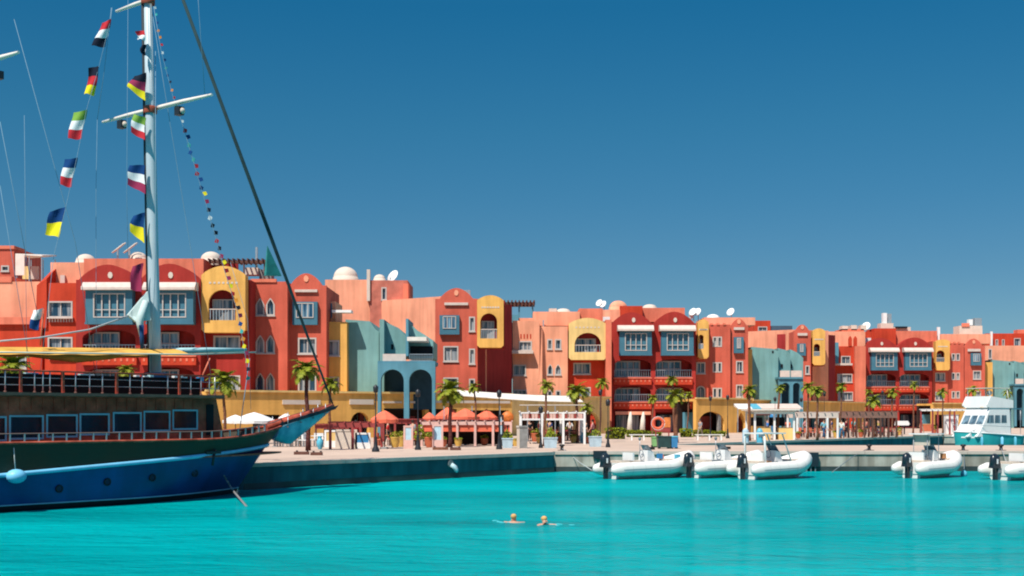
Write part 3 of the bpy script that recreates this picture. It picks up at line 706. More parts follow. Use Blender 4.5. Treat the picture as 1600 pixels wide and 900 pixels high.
h.box('upper_wall', 1366, 1400, 513, 540, 4, 9, crimson); h.box('upper_wall', 1398, 1464, 517, 540, 5, 9.5, coral); h.box('upper_wall', 1348, 1367, 518, 532, 4.2, 8, crimson)
h.box('roof_box', 1349, 1361, 528, 536, 3.5, 4, white)
h.box('water_tank', 1380, 1386, 489, 505, 6, 7, white); h.box('water_tank', 1387, 1393, 490, 505, 6.5, 7.5, steel)
h.box('tank_stand', 1376, 1396, 505, 514, 5.8, 7.8, cream); dish(h, 1354, 511, 6, .8); h.box('roof_parapet', 1396, 1423, 511, 517, 6, 7, cream)
h.box('roof_slab', 1400, 1418, 510, 513, 5.5, 8, dark_frame)
h = oriel_house('ochre_oriel_building', 'ochre oriel right of the farthest pair of blue bays', 1457, 1481, 533, 213, 1458, 1480, 531, 579, (1459, 1472, 548, 566), wallm=brick_red,
                wins=((1462, 1476, 583, 595), (1462, 1474, 613, 625)), gab=3)
h.box('roof_pipe', 1465, 1469, 511, 531, 4, 4.5, white)
w6 = [(x, x+4.4, y, y+10, dict(nx=1, sill=False)) for y in (553, 583, 612) for x in (1487.5, 1494.5)]
h = block('twin_window_building', 'narrow orange red wall with paired slits near the white motor yacht', 1480, 1506, 536, 213.5, brick_red, wins=w6)
for x in (1483, 1490, 1497): h.box('merlon', x, x+3, 534, 537, -.1, .25, coral, dref=0)
h.box('upper_wall', 1470, 1548, 522, 537, 3, 10, salmon)
h.box('roof_box', 1499, 1535, 509, 523, 5, 8, cream); h.box('roof_box', 1503, 1515, 505, 510, 4.8, 4.98, coral)
h.box('water_tank', 1514, 1520, 499, 508, 6, 7, white); h.box('water_tank', 1523, 1534, 497, 511, 6, 7.5, steel)
h = gable_tower('gabled_tower_building', 'slim gabled tower above the white motor yacht', 1504, 1539, 541, 529, 214, (1516, 1532, 552, 571), ((1521, 1532, 580, 592), (1521, 1532, 612, 622)))
h = block('ochre_strip_building', 'thin ochre wall between the farthest gabled tower and the right edge teal house', 1538, 1551, 566, 216, yellow, base=680)
h = block('salmon_side_building', 'salmon wall with a window above the teal house at the right edge', 1539, 1680, 540, 233, salmon, wins=((1545, 1549, 546, 560, dict(nx=1)),))
h = block('red_roof_block', 'red roof block with slits at the right edge of the skyline', 1541, 1680, 521, 246, crimson, base=560,
          wins=((1556, 1559, 531, 541, dict(nx=1)), (1566, 1569, 531, 541, dict(nx=1)), (1585, 1594, 529, 541, dict(nx=1))))
h.box('roof_box', 1590, 1640, 515, 521, 2, 4, coral); h.box('roof_pipe', 1548, 1551, 518, 545, -1, -.6, white, dref=-1)
teal2('teal house at the right edge above the white motor yacht', 1550, 217.5, .82, lambda y: 563+(y-543)*.8)

# ================================================================ ochre ground floor arcades
def podium(label, pxa, Ya, pxb, Yb, arches, rects, zt=5.35, m=None, strips=()):
    A = Vector(((pxa-800)/F*Ya, Ya)); B = Vector(((pxb-800)/F*Yb, Yb)); d = B-A
    h = House('arcade_building', label, pxa, Ya, math.degrees(math.atan2(d.y, d.x)), group='ochre ground floor arcades')
    L = d.length; top = zt-QZ; holes = []
    for x0, x1, yt, k in arches:
        a, b, c, e = h.rect(x0, x1, yt, yt+10); holes.append(shape(a, b, .02, e, k))
    for x0, x1, yt, yb in rects:
        a, b, c, e = h.rect(x0, x1, yt, yb); holes.append(shape(a, b, max(c, .02), e, 'r'))
    mb = MB(); mb.plate([(0, 0), (L, 0), (L, top), (0, top)], holes, 0, .5, m or yellow)
    mb.box(.01, L-.01, 3.0, 3.3, 0, top-.3, mat('shadowy interior', (.035, .018, .015), .9, .3, 1)); mb.box(.005, L-.005, .505, 3.3, top-.3, top-.005, m or yellow)  # back wall coloured near black to paint in the interior shade
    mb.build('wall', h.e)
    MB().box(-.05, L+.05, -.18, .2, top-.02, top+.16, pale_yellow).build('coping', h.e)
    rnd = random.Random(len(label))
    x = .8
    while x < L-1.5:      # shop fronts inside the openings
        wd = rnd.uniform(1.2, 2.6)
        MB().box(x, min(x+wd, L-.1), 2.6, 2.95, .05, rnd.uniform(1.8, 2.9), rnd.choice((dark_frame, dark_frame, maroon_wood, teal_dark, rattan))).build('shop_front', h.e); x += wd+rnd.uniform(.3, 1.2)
    for x0, x1, yt, yb in strips: h.box('sign_band', x0, x1, yt, yb, -.12, -.003, cream, dref=0)
    h.L = L
    return h
podium('ochre arcade with one round arch below the nearest red flats', 322, 111.5, 800, 131.5,
       ((452, 484, 646, 'a'), (548, 577, 644, 'a')), ((395, 440, 648, 700), (600, 664, 638, 700), (670, 714, 639, 700), (720, 795, 641, 700)),
       strips=((441, 500, 625, 632), (546, 583, 624, 632), (598, 627, 627, 630), (640, 668, 627, 630), (676, 796, 626, 630)))
podium('ochre shop fronts between the maroon wall and the centre red building', 800, 133, 953, 149.5, ((912, 937, 644, 'a'),), ((812, 850, 652, 690), (856, 902, 654, 690)), zt=5.3, m=pale_yellow)
podium('ochre arcade with a double arch right of the centre red building', 1088, 152, 1176, 158.5, ((1091, 1132, 643, 'a'), (1151, 1165, 644, 'p')), (), zt=5.25)
_p = [o for o in C.objects if o.name.startswith('arcade_building')][-1]
MB().box(4.05, 4.45, .05, .4, 0, 3.6, grey_stone).build('column', _p)
podium('ochre cafe front with wide openings behind the twin palms', 1176, 159, 1352, 190, (), ((1180, 1240, 645, 666), (1248, 1302, 648, 680), (1308, 1345, 650, 680)), zt=5.1)
podium('ochre arcade strip beside the white motor yacht', 1458, 207, 1640, 224, (), ((1461, 1500, 648, 672), (1510, 1560, 648, 672), (1570, 1620, 648, 672)), zt=5.2)

# ================================================================ wooden sailing ship
hull_blue = mat('cobalt hull paint', (.008, .052, .21), .38, .22, .5, .15, .35, bscale=2, planks=1.2, streak=.2)
boot_black = mat('black antifouling', (.008, .012, .016), .6, .2, 1, .1)
wood_dark = mat('dark varnished wood', (.50, .105, .062), .6, .35, 2.5, .3, .12, bscale=10, streak=.25, planks=1.6)
bul_m = mat('olive green bulwark', (.034, .042, .028), .6, .3, .7, .3, .2, bscale=5, col2=(.075, .040, .022), planks=1.5)
rub_m = mat('light blue rubbing strake', (.20, .55, .78), .45, .08, 2, .05, .4)
win_blue = mat('blue grey window frame', (.26, .46, .56), .5, .1, 2, .05)
mast_m = mat('blue grey mast paint', (.44, .52, .56), .45, .06, 1, .05, .4)
yard_m = mat('cream yard paint', (.74, .66, .58), .6, .06, 2, .05)
canvas_y = mat('ochre awning canvas', (.66, .37, .08), .9, .25, 1.2, .3, .1)
canvas_t = mat('pale teal canvas', (.38, .58, .60), .85, .1, 2, .2, .1)
rope_l = mat('pale rope', (.45, .46, .45), .9, .1, 6, 0); rope_d = mat('dark stay cover', (.02, .05, .055), .8, .2, 3, .1)
wire_m = mat('grey rigging wire', (.16, .28, .36), .6, .1, 3, 0)
SX, SY = -11.5, 53.3
sh = House('wooden_sailing_ship', 'large wooden sailing ship with a cobalt hull and tall masts moored at the left', 800+SX/SY*F, SY, 51, 'ship', base=0)
LH = 26.0
def zs(u): return 1.98+(u-1.65)*.0535
def zt(u): return 2.27+.5*max(0, (u+4)/6.5)**1.7
ROWS = [(lambda u: -.6, -.7, 1.7), (lambda u: 0., 0., 2.55), (lambda u: .22, .12, 2.62), (lambda u: 1.0, .8, 2.8), (zs, 1.65, 2.93), (zt, 2.45, 3.0)]
def hp(row, t):          # row may be fractional
    i = min(int(row), len(ROWS)-2); f = row-i
    def one(i):
        zf, us, B = ROWS[i]; u = us-t*(LH+us); b_ = B*math.sin(min(1, (t*(LH+us))/7.5)*PI/2)**(.78 if i > 2 else .95); return Vector((u, -b_, zf(u)))
    return one(i).lerp(one(i+1), f)
def loft(r0, r1, m, name, nseg=3, off=0, parent=None):
    mb = MB(); nt_ = 60; ts = [(i/nt_)**1.5 for i in range(nt_+1)]
    for sgn in (1, -1):
        vs = []
        for j in range(nseg+1):
            for t_ in ts:
                p = hp(r0+(r1-r0)*j/nseg, t_); vs.append((p.x, sgn*(p.y-off), p.z))
        n = nt_+1
        mb.add(vs, [(j*n+i, j*n+i+1, (j+1)*n+i+1, (j+1)*n+i) for j in range(nseg) for i in range(nt_)], m, True)
    return mb.build(name, parent or sh.e)
loft(0, 2, boot_black, 'hull_bottom', 4); loft(2, 4, hull_blue, 'hull', 6); loft(4, 5, bul_m, 'bulwark', 2)
def along(row, r, m, name, off=.0, both=True, zoff=0):
    mb = MB()
    for sgn in ((1, -1) if both else (1,)):
        pts = [hp(row, (i/50)**1.5) for i in range(51)]
        mb.tube([(p.x, sgn*(p.y-off), p.z+zoff) for p in pts], r, m, 6)
    return mb.build(name, sh.e)
along(4, .085, rub_m, 'rubbing_strake', .04); along(2, .028, win_blue, 'boot_stripe', .02); along(5, .06, wood_dark, 'cap_rail', 0, True, .03)
dk = [hp(5, (i/40)**1.5) for i in range(41)]
dk = [(p.x, p.y*.97) for p in dk] + [(p.x, -p.y*.97) for p in reversed(dk)]
MB().prism([(x, y) for x, y in dk[1:-1]], 'z', 1.62, 1.68, wood_dark).build('deck', sh.e)
MB().prism([(-LH, -3), (-LH, 3), (-LH-.3, 3), (-LH-.3, -3)], 'z', -.5, 2.3, hull_blue).build('transom', sh.e)
def proj(p):
    q = sh.e.matrix_world @ Vector(p); return 800+q.x/q.y*F, HZ-(q.z-EYE)/q.y*F
sh.e.matrix_world = Matrix.Translation((SX, SY, 0)) @ Matrix.Rotation(R(51), 4, 'Z')
def on_hull(px, py, lo=2, hi=4.99):
    best = None
    for i in range(240):
        for j in range(30):
            p = hp(lo+(hi-lo)*j/29, (i/239)**1.5*.7); a, b = proj(p); e_ = (a-px)**2+(b-py)**2
            if best is None or e_ < best[0]: best = (e_, p)
    return best[1]
for px, py in ((92, 762), (167, 753), (238, 746), (303, 739)):
    p = on_hull(px, py); po = MB()
    po.lathe([(.14, 0), (.14, .05), (.105, .05), (.105, .02), (0, .02)], boot_black, n=16)
    o = po.build('porthole', sh.e, loc=(p.x, p.y-.01, p.z)); o.rotation_euler = (R(90), 0, 0)
    q = MB().lathe([(.108, .024), (0, .026)], glass_s, n=12).build('pane', o)
# cabin
cf = sh.u(338, -2.1)
cab = MB(); cab.prism([(-LH+1, 1.66), (cf+.55, 1.66), (cf, 3.86), (-LH+1, 3.86)], 'y', -2.1, 2.1, wood_dark)
cab = cab.build('cabin', sh.e)
for x in range(2, 60):           # vertical cover battens
    u_ = cf-.25-x*.42
    if u_ < -LH+2: break
    MB().box(u_-.03, u_+.03, -2.125, -2.098, 3.42, 3.84, wood_dark).build('batten', cab)
for x0, x1, yt, yb in ((-36, 8, 652, 688), (15, 66, 650.5, 685), (73, 119, 649, 682), (125, 169, 647.5, 678.5), (177, 219, 645.5, 675), (225, 264, 643.5, 672.5), (270, 307, 641.5, 670)):
    sh.win(x0, x1, yt, yb, d=-2.1, nx=1, fr=win_blue, gl=glass_s, hole=False, sill=False, bw=.065, dd=-.0, parent=cab)
a, b, c, e = sh.rect(322, 333, 632, 668, -2.1)
MB().box(a, b, -2.13, -2.098, c-.3, e, dark_frame).build('cabin_door', cab)
MB().hexa([(cf+.40, -1.9, 2.35), (cf+.46, -1.9, 2.35), (cf+.40, 1.9, 2.35), (cf+.46, 1.9, 2.35), (cf+.12, -1.9, 3.5), (cf+.18, -1.9, 3.5), (cf+.12, 1.9, 3.5), (cf+.18, 1.9, 3.5)], glass_b).build('front_window', cab)
MB().box(-LH+1, cf-.05, -2.62, 2.62, 3.865, 3.99, wood_dark).build('upper_deck', sh.e)
MB().box(-LH+1, cf-.05, -2.68, -2.625, 3.90, 4.0, mat('weathered deck edge', (.11, .075, .055), .7, .2, 3, .2)).build('deck_edge', sh.e)
MB().box(-LH+1, cf-.5, -1.75, -1.70, 4.0, 4.66, mat('black windbreak cloth', (.006, .008, .010), .9, .2, 2, .1, .05)).box(cf-.55, cf-.5, -1.7, 1.7, 4.0, 4.66, MATS['black windbreak cloth']).build('windbreak', sh.e)
MB().box(-LH+1, cf-.4, -.4, 1.6, 4.0, 4.45, mat('dark cushions', (.02, .025, .03), .9)).build('deck_bench', sh.e)
post = MB().tube([(0, 0, 0), (0, 0, .74)], .022, steel, 6).lathe([(.06, 0), (.05, .04), (.022, .06)], brown_wood, n=8).mesh('stanchion')
postw = MB().box(-.045, .045, -.045, .045, 0, .74, wood_dark).mesh('stanchion_wood')
for i, px in enumerate((8, 32, 54, 67, 78, 98, 118, 140, 160, 182, 203, 222, 262, 280, 298, 314, 327)):
    inst('stanchion', postw if i % 4 == 1 else post, sh.e, (sh.u(px, -2.45), -2.45, 4.0))
rl = MB()
for zz, rr in ((4.74, .035), (4.5, .014), (4.25, .014)): rl.tube([(-LH+1, -2.45, zz), (cf-.15, -2.45, zz)], rr, wood_dark if zz > 4.6 else steel, 6)
rl.tube([(cf-.15, -2.45, 4.74), (cf-.15, 2.45, 4.74)], .035, wood_dark, 6)
rl.build('guard_rail', sh.e)
for i in range(5): inst('stanchion', post, sh.e, (cf-.15, -2.2+i*1.1, 4.0))
for px, wd, m_ in ((40, .5, canvas_t), (50, .3, blue_m), (125, .45, canvas_t), (138, .3, white), (212, .2, white), (225, .25, white), (234, .2, canvas_t), (272, .5, white), (284, .3, canvas_t), (310, .3, blue_m)):
    u_ = sh.u(px, -1.65); MB().box(u_, u_+wd*.8, -1.68, -1.5, 4.56, 4.70+random.random()*.06, m_).build('folded_cloth', sh.e)
# low rail and bench pieces on the bulwark
pl = MB().box(-.025, .025, -.025, .025, 0, .30, steel).mesh('rail_post')
for i in range(36):
    u_ = .2-i*.52; t_ = max(.0, (2.45-u_)/(LH+2.45)); p = hp(5, t_)
    inst('rail_post', pl, sh.e, (p.x, p.y+.03, p.z+.03))
along(5, .022, mat('faded rail', (.20, .13, .11), .6), 'low_rail', -.03, False, .34)
# masts and yards
top = W(228, -157, 50.2); basep = W(243.5, 612, 50.2)
inv = sh.e.matrix_world.inverted()
TL = lambda p: inv @ Vector(p)
mt, mb_ = TL(top), TL(basep)
mb_2 = Vector((mb_.x+(mb_.x-mt.x)*.04, mb_.y, 3.9))
mast = MB().tube([mb_2, mb_, mb_.lerp(mt, .5), mt], [.235, .235, .2, .13], mast_m, 16).build('mast', sh.e)
rj = (Vector((-.205, 0, 0)))
off = TL(W(0, 0, 1))-TL(W(0, 0, 1)+Vector((.245, 0, 0)))
MB().tube([mb_+off, mb_.lerp(mt, .55)+off*.95, mt+off*.8], .055, mat('dark sail track', (.02, .03, .04), .6), 6).build('sail_track', mast)
MB().tube([mb_+off*.3+Vector((0, -.24, 0)), mt+off*.3+Vector((0, -.2, 0))], .02, white, 6).build('halyard', mast)
def mpt(py): 
    t_ = (612-py)/(612+157); return mb_.lerp(mt, t_)
for py in (172, 2):
    p = mpt(py); MB().lathe([(.25, -.14), (.27, -.1), (.27, .1), (.25, .14)], wood_dark, p, 14).build('collar', mast)
def yard(c, a0, a1, name='yard', r=.085):
    return MB().tube([c+Vector((0, -a0, -.02)), c+Vector((.0, -a0*.5, 0)), c+Vector((0, a1*.5, 0)), c+Vector((0, a1, -.02))], [r*.6, r, r, r*.6], yard_m, 10).build(name, sh.e)
c1 = mpt(167)+Vector((.28, 0, 0)); yard(c1, 3.5, 3.65)
c2 = mpt(-6)+Vector((.28, 0, 0)); yard(c2, 2.3, 2.55)
for px, py, Y in ((190, 193, 51.5), (280, 172, 49.2)):
    p = TL(W(px, py, Y)); MB().box(p.x-.12, p.x+.12, p.y-.15, p.y+.15, p.z-.2, p.z+.12, black_metal).ball((p.x+.05, p.y-.1, p.z-.04), .13, .13, .13, cream).build('deck_lamp', sh.e)
# aft mast just outside the frame, its yard reaches in
am = TL((-18.4, 44.75, 0))
MB().tube([(am.x, am.y, 3.9), (am.x-.2, am.y, 22)], [.22, .12], mast_m, 14).build('mast', sh.e)
yard(Vector((am.x, am.y, 15.55)), 2.15, 2.2)
p = TL(W(-1, 117, 44)); MB().box(p.x-.1, p.x+.1, p.y-.12, p.y+.12, p.z-.15, p.z+.12, black_metal).build('deck_lamp', sh.e)
# bowsprit, net platform
tip = Vector((5.5, 0, 3.66))
MB().tube([(1.6, 0, 2.72), (3.6, 0, 3.2), tip], [.16, .13, .08], wood_dark, 10).build('bowsprit', sh.e)
for s_ in (-1, 1):
    MB().tube([(2.2, .45*s_, 2.95), (4.2, .35*s_, 3.38), (5.4, .1*s_, 3.72)], .03, wood_dark, 6).build('pulpit_rail', sh.e)
    MB().prism([(1.9, 2.74), (5.2, 3.50), (5.4, 3.68), (2.1, 2.95)], 'y', .43*s_, .46*s_, mat('dark pulpit netting', (.03, .035, .045), .9)).build('pulpit_screen', sh.e)
pod = post
for u_ in (2.4, 3.2, 4.0, 4.8):
    for s_ in (-1, 1): inst('pulpit_post', pod, sh.e, (u_, (.47-(u_-2)*.09)*s_*1.15, 2.72+(u_-2.4)*.24), (0, 0, 0), (.8, .8, .62))
net = MB(); n = 12; vs = []
for i in range(n+1):
    t_ = i/n; u_ = 1.95+3.4*t_; zt_ = 2.68+.92*t_; dp = 1.2*(1-t_)**.9*min(1, .40+t_*2.6) if t_ < 1 else 0
    hw = .45*(1-t_*.7)
    for k in range(9):
        a = PI*k/8; vs.append((u_+(.2 if k == 4 else 0), -hw*math.cos(a), zt_-dp*math.sin(a)**.9))
net.add(vs, [(i*9+k, i*9+k+1, (i+1)*9+k+1, (i+1)*9+k) for i in range(n) for k in range(8)], mat('blue tarpaulin', (.30, .56, .66), .6, .3, 1.3, .5, .3, bscale=4, col2=(.02, .17, .30)), True)
net.build('bow_tarpaulin', sh.e)
# stays and rigging
def line(pts, r, m, name):
    return MB().tube([TL(W(*p)) for p in pts], r, m, 5).build(name, sh.e)
st = MB().tube([mt, mt.lerp(tip, .62), mt.lerp(tip, .93), tip], [.06, .08, .05, .04], rope_d, 8).build('forestay', sh.e)
jp = [mt.lerp(tip, .712), mt.lerp(tip, .775)]
j0 = TL(W(418, 384, 54.8)); j1 = TL(W(440, 431, 55.3)); j2 = TL(W(416, 430, 54.8))
q = MB(); q.add([j0, j1, j2, j0+Vector((.1, .15, 0)), j1+Vector((.1, .15, 0)), j2+Vector((.12, .3, 0))], [(0, 1, 2), (3, 5, 4), (0, 3, 4, 1), (1, 4, 5, 2), (2, 5, 3, 0)], mat('teal sail cover', (.03, .22, .20), .8, .2, 3, .2)).build('jib_cloth', sh.e)
pe = W(320, 147, 48.1)
for pts, r in ((((320, 147, 48.1), (311, 20, 48.4), (306, -60, 48.6)), .010), (((152, 187, 52.4), (150, 300, 52.0), (150, 412, 51.6), (151, 600, 51)), .009), (((174, 12, 51.8), (163, 110, 52.1), (152, 187, 52.4)), .010),
               (((0, 190, 44), (60, 500, 45.5)), .011), (((22, 30, 45), (118, 380, 47), (150, 590, 48)), .011), (((238, 20, 50.2), (262, 170, 50.3), (300, 400, 50.5), (330, 590, 50.6)), .011),
               (((243, 80, 50.2), (243, 400, 49.8), (234, 640, 49.3)), .013), (((0, 290, 44), (50, 590, 45)), .010), (((38, 180, 44.5), (42, 590, 45)), .008), (((200, 0, 51), (198, 300, 50.7), (200, 400, 50.5)), .008),
               (((360, 410, 50.8), (387, 500, 51), (392, 640, 51.2)), .008), (((390, 560, 52.5), (372, 690, 52.6)), .018)):
    line(pts, r, wire_m, 'rigging_line')
line(((231, 585, 48.6), (236, 640, 48.7), (240, 684, 48.8)), .055, yard_m, 'boat_hook_pole')
line(((68, 622, 46.5), (70, 690, 46.4)), .02, steel, 'pole')
# awning and boom
a0 = sh.u(-60, 0); a1 = sh.u(385, 0)
MB().tube([(a0, 0, 5.42), ((a0+a1)/2, 0, 5.62), (a1, 0, 5.93)], [.07, .07, .06], mat('pale boom', (.42, .52, .44), .5), 8).build('boom', sh.e)
aw = MB(); n = 24; vs = []
ae = sh.u(268, 0)
for i in range(n+1):
    t_ = i/n; u_ = a0+(ae-a0)*t_; z_ = 5.46+.27*t_; sag = .05*math.sin(t_*PI*5)**2
    for k in range(9):
        y_ = -1.25+2.5*k/8; vs.append((u_, y_, z_+.14-.20*abs(y_)**1.6-sag*.5*abs(y_)))
aw.add(vs, [(i*9+k, i*9+k+1, (i+1)*9+k+1, (i+1)*9+k) for i in range(n) for k in range(8)], canvas_y, True)
aw.build('awning', sh.e)
MB().tube([(a0, -1.32, 5.36), (ae, -1.32, 5.60), (a1, -.6, 5.86)], [.03, .03, .03], MATS['pale boom'], 8).build('boom', sh.e)
fb = [TL(W(x, y, 45+x*.018)) for x, y in ((28, 554), (80, 557), (120, 560), (170, 557), (222, 551))]
MB().tube(fb, [.03, .12, .17, .12, .03], canvas_y, 10).build('furled_canvas', sh.e)
MB().tube([(ae, 0, 5.80), ((ae+a1)/2, 0, 5.90), (a1, 0, 6.0)], [.11, .10, .05], canvas_t, 10).build('furled_sail', sh.e)
MB().tube([TL(W(x, y, Y)) for x, y, Y in ((0, 533, 44), (60, 528, 45), (140, 515, 47), (200, 494, 49))], .035, rope_l, 6).build('sheet_rope', sh.e)
sp_ = [TL(W(*p)) for p in ((200, 492, 49.4), (231, 455, 49.6), (236, 500, 49.6), (213, 503, 49.4))]
MB().add(sp_+[p+Vector((.1, .25, 0)) for p in sp_], [(0, 1, 2, 3), (4, 7, 6, 5), (0, 4, 5, 1), (1, 5, 6, 2), (2, 6, 7, 3), (3, 7, 4, 0)], mat('pale sail cloth', (.50, .60, .58), .9, .1, 3, .2)).build('sail_corner', sh.e)
MB().tube([TL(W(*p)) for p in ((228, 470, 49.5), (218, 500, 49.4), (222, 535, 49.4))], [.12, .16, .05], MATS['pale sail cloth'], 8).build('sail_bundle', sh.e)
MB().tube([TL(W(*p)) for p in ((221, 508, 49.2), (222, 545, 49.2))], [.10, .07], mat('navy cloth', (.01, .05, .14), .9), 8).build('navy_cloth', sh.e)
MB().tube([TL(W(*p)) for p in ((315, 590, 50.5), (328, 560, 51))], .03, coral, 6).build('strut', sh.e)
MB().box(mb_.x-.3, mb_.x+.3, -.3, .3, 3.99, 4.9, blue_m).build('mast_locker', sh.e)
# fender, anchor and chain
p = on_hull(18, 750, 3, 4.5)
MB().ball((p.x, p.y-.3, p.z+.12), .34, .3, .24, rub_m).build('round_fender', sh.e)
MB().tube([(p.x, p.y-.12, zt(p.x)), (p.x, p.y-.25, p.z+.3)], .02, rope_l, 5).build('fender_line', sh.e)
p = on_hull(330, 706, 4, 4.99)
an = MB().box(p.x-.35, p.x+.35, p.y-.16, p.y-.08, p.z-.06, p.z+.04, black_metal).tube([(p.x+.1, p.y-.1, p.z+.1), (p.x-.05, p.y-.14, p.z-.5)], .05, black_metal, 6)
an.build('anchor', sh.e)
cp = [TL(W(*q)) for q in ((337, 712, 51.4), (345, 735, 51.0), (363, 765, 50.4), (385, 791, 45.4))]
ln = MB().tube([(0, 0, 0), (.13, 0, .0)], .034, mat('weathered chain', (.25, .24, .24), .8, .3, 10, .2), 5).mesh('chain_link')
for i in range(len(cp)-1):
    A_, B_ = cp[i], cp[i+1]; nn_ = max(1, int((B_-A_).length/.16))
    for k in range(nn_):
        o = inst('chain_link', ln, sh.e, A_.lerp(B_, k/nn_)); o.rotation_mode = 'QUATERNION'; o.rotation_quaternion = (B_-A_).to_track_quat('X', 'Z'); o.scale = (1.25, 1.4 if k % 2 else .7, .7 if k % 2 else 1.4)

# ---- flags strung in the rigging
FC = {k: mat('flag '+k, c, .85, .06, 3, .1, .1) for k, c in dict(red=(.50, .03, .04), white=(.72, .74, .74), black=(.012, .016, .03), gold=(.72, .60, .02), green=(.20, .36, .06), navy=(.008, .05, .17), yellow=(.78, .68, .02), maroon=(.28, .03, .08), orange=(.75, .25, .03), teal=(.05, .35, .33)).items()}
def flag(pts4, cols, label, Y, name='flag', seed=0, group=None):
    # pts4: pixel corners top-left, top-right, bottom-right, bottom-left of a hanging cloth at depth Y
    rn = random.Random(seed); nb = len(cols); per = 4; nr = nb*per; nc = 6
    c0 = W(sum(p[0] for p in pts4)/4, sum(p[1] for p in pts4)/4, Y)
    P4 = [W(x, y, Y)-c0 for x, y in pts4]; vs = []
    ph = rn.random()*6
    for i in range(nr+1):
        t_ = i/nr
        for k in range(nc+1):
            s_ = k/nc; a = P4[0].lerp(P4[1], s_); b_ = P4[3].lerp(P4[2], s_); p = a.lerp(b_, t_)
            vs.append(p+Vector((.03*math.sin(5*t_+ph), .07*math.sin(s_*5+t_*3+ph), .02*math.sin(s_*6+ph))))
    n = nc+1; mb = MB()
    off_ = Vector((.004, .018, 0))
    mb.v = []
    allv = vs+[v+off_ for v in vs]
    for bi, col in enumerate(cols):
        fs = []
        for i in range(bi*per, (bi+1)*per):
            for k in range(nc):
                q_ = (i*n+k, i*n+k+1, (i+1)*n+k+1, (i+1)*n+k); fs.append(q_); fs.append(tuple(j+len(vs) for j in reversed(q_)))
        k0 = len(mb.v) if bi else 0
        if bi == 0: mb.add(allv, fs, FC[col], True)
        else:
            i_ = mb.mi(FC[col])
            for f in fs: mb.f.append(f); mb.m.append(i_); mb.sm.append(True)
    o = mb.build(name, None, c0)
    tag(o, label, 'flag', group); return o
G1 = 'flags strung from the ship yard'; G2 = 'flags strung along the ship mast'
flag(((160, 36), (173, 30), (163, 60), (146, 60)), ['red', 'white'], 'upper part red and white flag, topmost flag of the left string', 51.6, seed=1, group=G1) if False else None
flag(((158, 36), (173, 30), (164, 73), (144, 72)), ['red', 'white', 'black'], 'red white and black flag, topmost of the left string', 51.6, seed=1, group=G1)
flag(((139, 106), (155, 103), (147, 149), (132, 146)), ['black', 'red', 'gold'], 'black red and gold flag, second from the top of the left string', 51.4, seed=2, group=G1)
flag(((113, 176), (135, 172), (127, 217), (107, 217)), ['green', 'white', 'red'], 'green white and red flag in the middle of the left string', 51.0, seed=3, group=G1)
flag(((99, 249), (120, 247), (111, 293), (95, 289)), ['navy', 'white', 'red'], 'navy white and red flag, fourth down the left string', 50.6, seed=4, group=G1)
flag(((79, 331), (103, 323), (92, 371), (69, 366)), ['navy', 'yellow'], 'navy and yellow flag, lowest of the left string', 50.2, seed=5, group=G1)
flag(((213, 49), (227, 47), (226, 63), (214, 60)), ['red', 'white'], 'small red and white flag, topmost against the mast', 49.7, seed=6, group=G2)
flag(((220, 70), (227, 70), (227, 86), (220, 84)), ['black'], 'tiny black pennant flag against the mast', 49.7, seed=7, group=G2)
flag(((208, 119), (227, 114), (227, 158), (199, 136)), ['black', 'maroon', 'gold'], 'black maroon and gold flag against the mast', 49.7, seed=8, group=G2)
flag(((209, 178), (227, 184), (226, 220), (204, 207)), ['green', 'white', 'red'], 'green white and red flag just under the yard against the mast', 49.7, seed=9, group=G2)
flag(((203, 258), (226, 258), (227, 304), (198, 288)), ['navy', 'white', 'maroon'], 'navy white and maroon flag against the mast', 49.7, seed=10, group=G2)
flag(((208, 337), (225, 332), (225, 381), (202, 362)), ['navy', 'gold'], 'navy and gold flag, lowest against the mast', 49.7, seed=11, group=G2)
flag(((207, 416), (223, 411), (221, 457), (203, 452)), ['maroon', 'maroon'], 'plain maroon flag hanging by the mast in front of the red building', 49.6, seed=12, group=G2)
flag(((50, 485), (66, 482), (60, 516), (47, 514)), ['white', 'navy'], 'white and navy flag over the ship awning at the left', 45.5, seed=13)
pr_ = None
def strline(pts, r, label, name='flag_line'):
    o = MB().tube([W(*p) for p in pts], r, wire_m, 5).build(name); tag(o, label, 'line'); return o
strline(((175, 12, 51.8), (173, 30, 51.6), (155, 103, 51.4), (135, 172, 51.0), (120, 247, 50.6), (103, 323, 50.2), (84, 400, 49.6), (62, 590, 48)), .010, 'thin line carrying the left string of flags')
tag(MB().tube([W(68, 483, 45.5), W(63, 540, 45.5)], .03, coral, 6).build('flag_pole'), 'short pink pole beside the white and navy flag', 'pole')
# bunting of tiny flags
bt = thing('bunting', 'long string of tiny mixed signal flags sloping down right of the mast', 'bunting', W(310, 300, 49.5))
path = [W(*p) for p in ((240, 10, 49.9), (252, 80, 49.8), (270, 150, 49.7), (287, 200, 49.6), (300, 245, 49.5), (316, 300, 49.5), (334, 360, 49.4), (350, 420, 49.4), (372, 490, 49.4), (384, 560, 49.4), (388, 600, 49.4))]
bt0 = bt.location.copy()
MB().tube([p-bt0 for p in path], .010, wire_m, 5).build('string', bt)
pm = {k: MB().add([(0, 0, 0), (.16, .02, -.03), (.15, .03, -.17), (.01, .0, -.18), (0, .012, 0), (.16, .032, -.03), (.15, .042, -.17), (.01, .012, -.18)], [(0, 1, 2, 3), (4, 7, 6, 5), (0, 4, 5, 1), (3, 2, 6, 7), (0, 3, 7, 4), (1, 5, 6, 2)], FC[k]).mesh('pennant') for k in ('red', 'white', 'navy', 'orange', 'gold', 'maroon', 'black', 'teal')}
tot = sum((path[i+1]-path[i]).length for i in range(len(path)-1)); s_ = 0; rn = random.Random(3)
